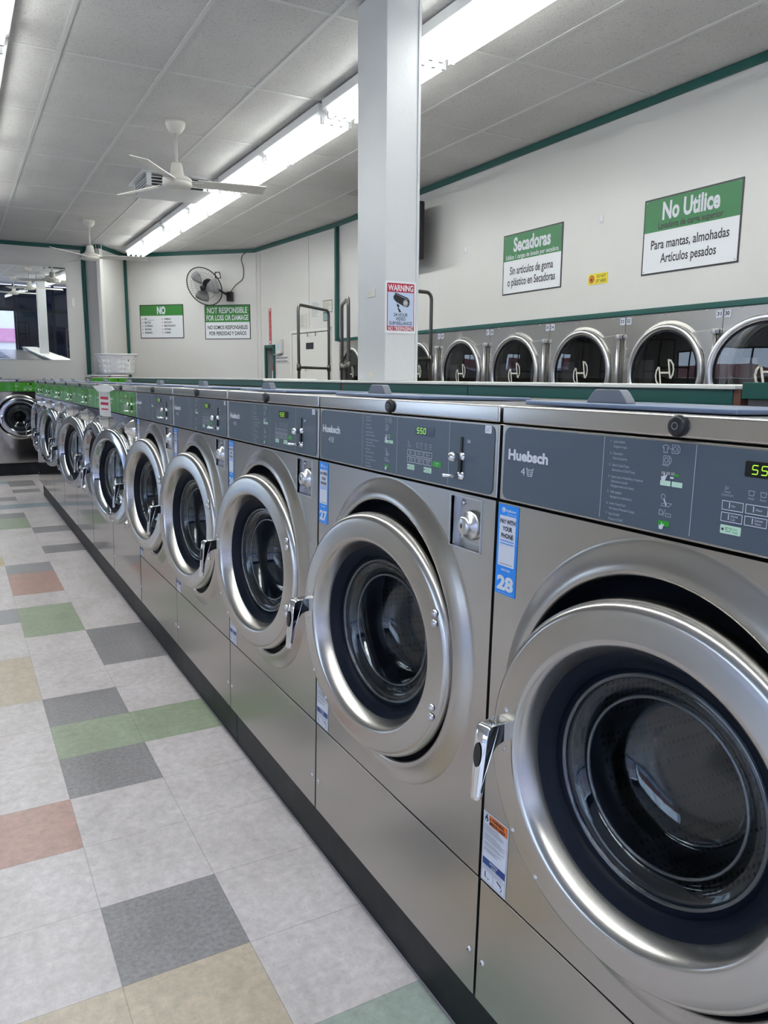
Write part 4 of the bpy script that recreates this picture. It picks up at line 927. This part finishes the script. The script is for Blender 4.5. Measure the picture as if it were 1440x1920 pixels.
b = MB(); b.lathe([(0, 0), (.038, 0), (.042, .01), (.042, .38), (.034, .43), (.014, .45), (.014, .47), (0, .47)], axis='z', n=24); b.build('cylinder', EXTRED, t)
b = MB(); b.lathe([(.0425, .10), (.0425, .36)], axis='z', n=24); b.build('label_wrap', WHITES, t)
b = MB(); b.tube([(0, 0, .46), (.0, -.015, .50), (-.03, -.02, .53)], .008, 8); b.tube([(.012, 0, .47), (.03, -.01, .44), (.034, -.02, .30)], .006, 8); b.build('valve', BLACK, t)
def ext(k, w, h, y, y2, y3):
    k.rect(-w/2+.006, w/2-.006, -h/2+.006, h/2-.006, y, 1)
    vs = 'FIRE EXTINGUISHER'
    z = h/2-.09
    for ch in vs:
        if ch != ' ': k.text(ch, 0, z-.017, .018, y2, 2, al='c', bold=.02)
        z -= .0215
    k.poly([(-.03, h/2-.015), (.03, h/2-.015), (0, h/2-.055)], y2, 2); k.poly([(-.03, -h/2+.05), (.03, -h/2+.05), (0, -h/2+.012)], y2, 2)
sign_frame('extinguisher_sign', 'tall narrow red sign with arrows above the extinguisher cabinet', on_side(.482, 2.123), SA, .09, .52, [LDIM, EXTRED, LETTER], ext)
t = thing('door_1', 'd', 'd', on_side(1.71, 0), (0, 0, SA)); del t['label']; del t['category']; struct(t)
DOORW = mat('door_paint', srgb(222, 221, 216), .4)
b = MB(); b.box(-.57, -.52, -.02, .0, 0, 2.03); b.box(.52, .57, -.02, 0, 0, 2.03); b.box(-.57, .57, -.02, 0, 1.985, 2.03); b.build('frame', DOORW, t, bevel=.003)
b = MB(); b.box(-.515, .515, -.010, -.001, .01, 1.975); b.build('leaf', DOORW, t)
b = MB(); b.box(-.515, .515, -.006, -.0005, 1.975, 1.985); b.build('head_gap', DARK, t)
b = MB(); b.box(-.10, .10, -.016, -.010, 1.762, 1.847); b.build('plate', INK, t)
b = MB()
for x in (-.06, .16): b.box(x-.012, x+.012, -.018, -.010, 1.93, 1.972)
b.build('closer_tab', GREYW, t)
b = MB(); b.tube([(-.10, -.012, 1.53), (-.10, -.025, 1.53), (-.10, -.025, 1.47)], .006, 8); b.build('hook', SATIN, t)
b = MB()
for x in (.035, .165, 1.68): b.box(x-.006, x+.006, -.006, -.0005, 0 if x < 1 else 2.04, ZTRIM)
struct(b.build('trim_11', WALL, loc=(P4[0], P4[1], 0), rot=(0, 0, SA)))
for u0, u1, z0, z1, m, lb in ((1.735, 2.01, 2.15, 2.385, PAPER, 'larger sheet of paper taped above the white door'), (2.075, 2.30, 2.215, 2.36, LDIM, 'framed certificate above the right end of the white door'), (2.075, 2.22, 2.11, 2.21, mat('teal_paper', srgb(140, 176, 172), .6), 'small teal notice under the framed certificate'), (1.40, 1.60, 2.045, 2.24, LDIM, 'faded sheet taped above the left end of the white door')):
    b = MB(); uc = (u0+u1)/2; zc = (z0+z1)/2; b.box(u0-uc, u1-uc, -.003, -.0005, z0-zc, z1-zc, 0)
    rr = random.Random(int(u0*100)); z = z1-zc-.03
    while z > z0-zc+.02: b.rect(u0-uc+.02, u0-uc+.02+(u1-u0-.04)*rr.uniform(.5, 1), z, z+.005, -.0035, 1); z -= .016
    if 'framed' in lb: b.line([(u0-uc, z0-zc), (u1-uc, z0-zc), (u1-uc, z1-zc), (u0-uc, z1-zc), (u0-uc, z0-zc)], .008, -.0045, 2)
    tag(b.build('notice', [m, GREYW, SIGNK], loc=on_side(uc, zc), rot=(0, 0, SA)), lb, 'notice', 'papers above the side door')
t = thing('wall_vent', 'small white louvred grille beside the extinguisher cabinet', 'grille', on_side(.866, 1.642), (0, 0, SA))
b = MB(); b.box(-.19, .19, -.012, 0, -.05, .05); b.build('frame', WPLAS, t, bevel=.003)
for k in range(2):
    b = MB(); b.box(-.17, .17, -.024, -.010, -.032+k*.045, -.012+k*.045); b.build('slat', GREYW, t)
t = thing('dispenser', 'clear wall dispenser with a pale blue spot above the grille', 'dispenser', on_side(.84, 1.72), (0, 0, SA))
b = MB(); b.box(-.055, .055, -.05, 0, 0, .20); b.build('body', WALL, t, bevel=.01)
b = MB(); b.disc(0, .10, .035, -.052, 0, 16, .055); b.build('spot', mat('pale_blue', srgb(168, 206, 224), .4), t)
b = MB(); b.box(-.17, .02, -.05, 0, -.015, -.002); b.build('shelf', GREYW, t)
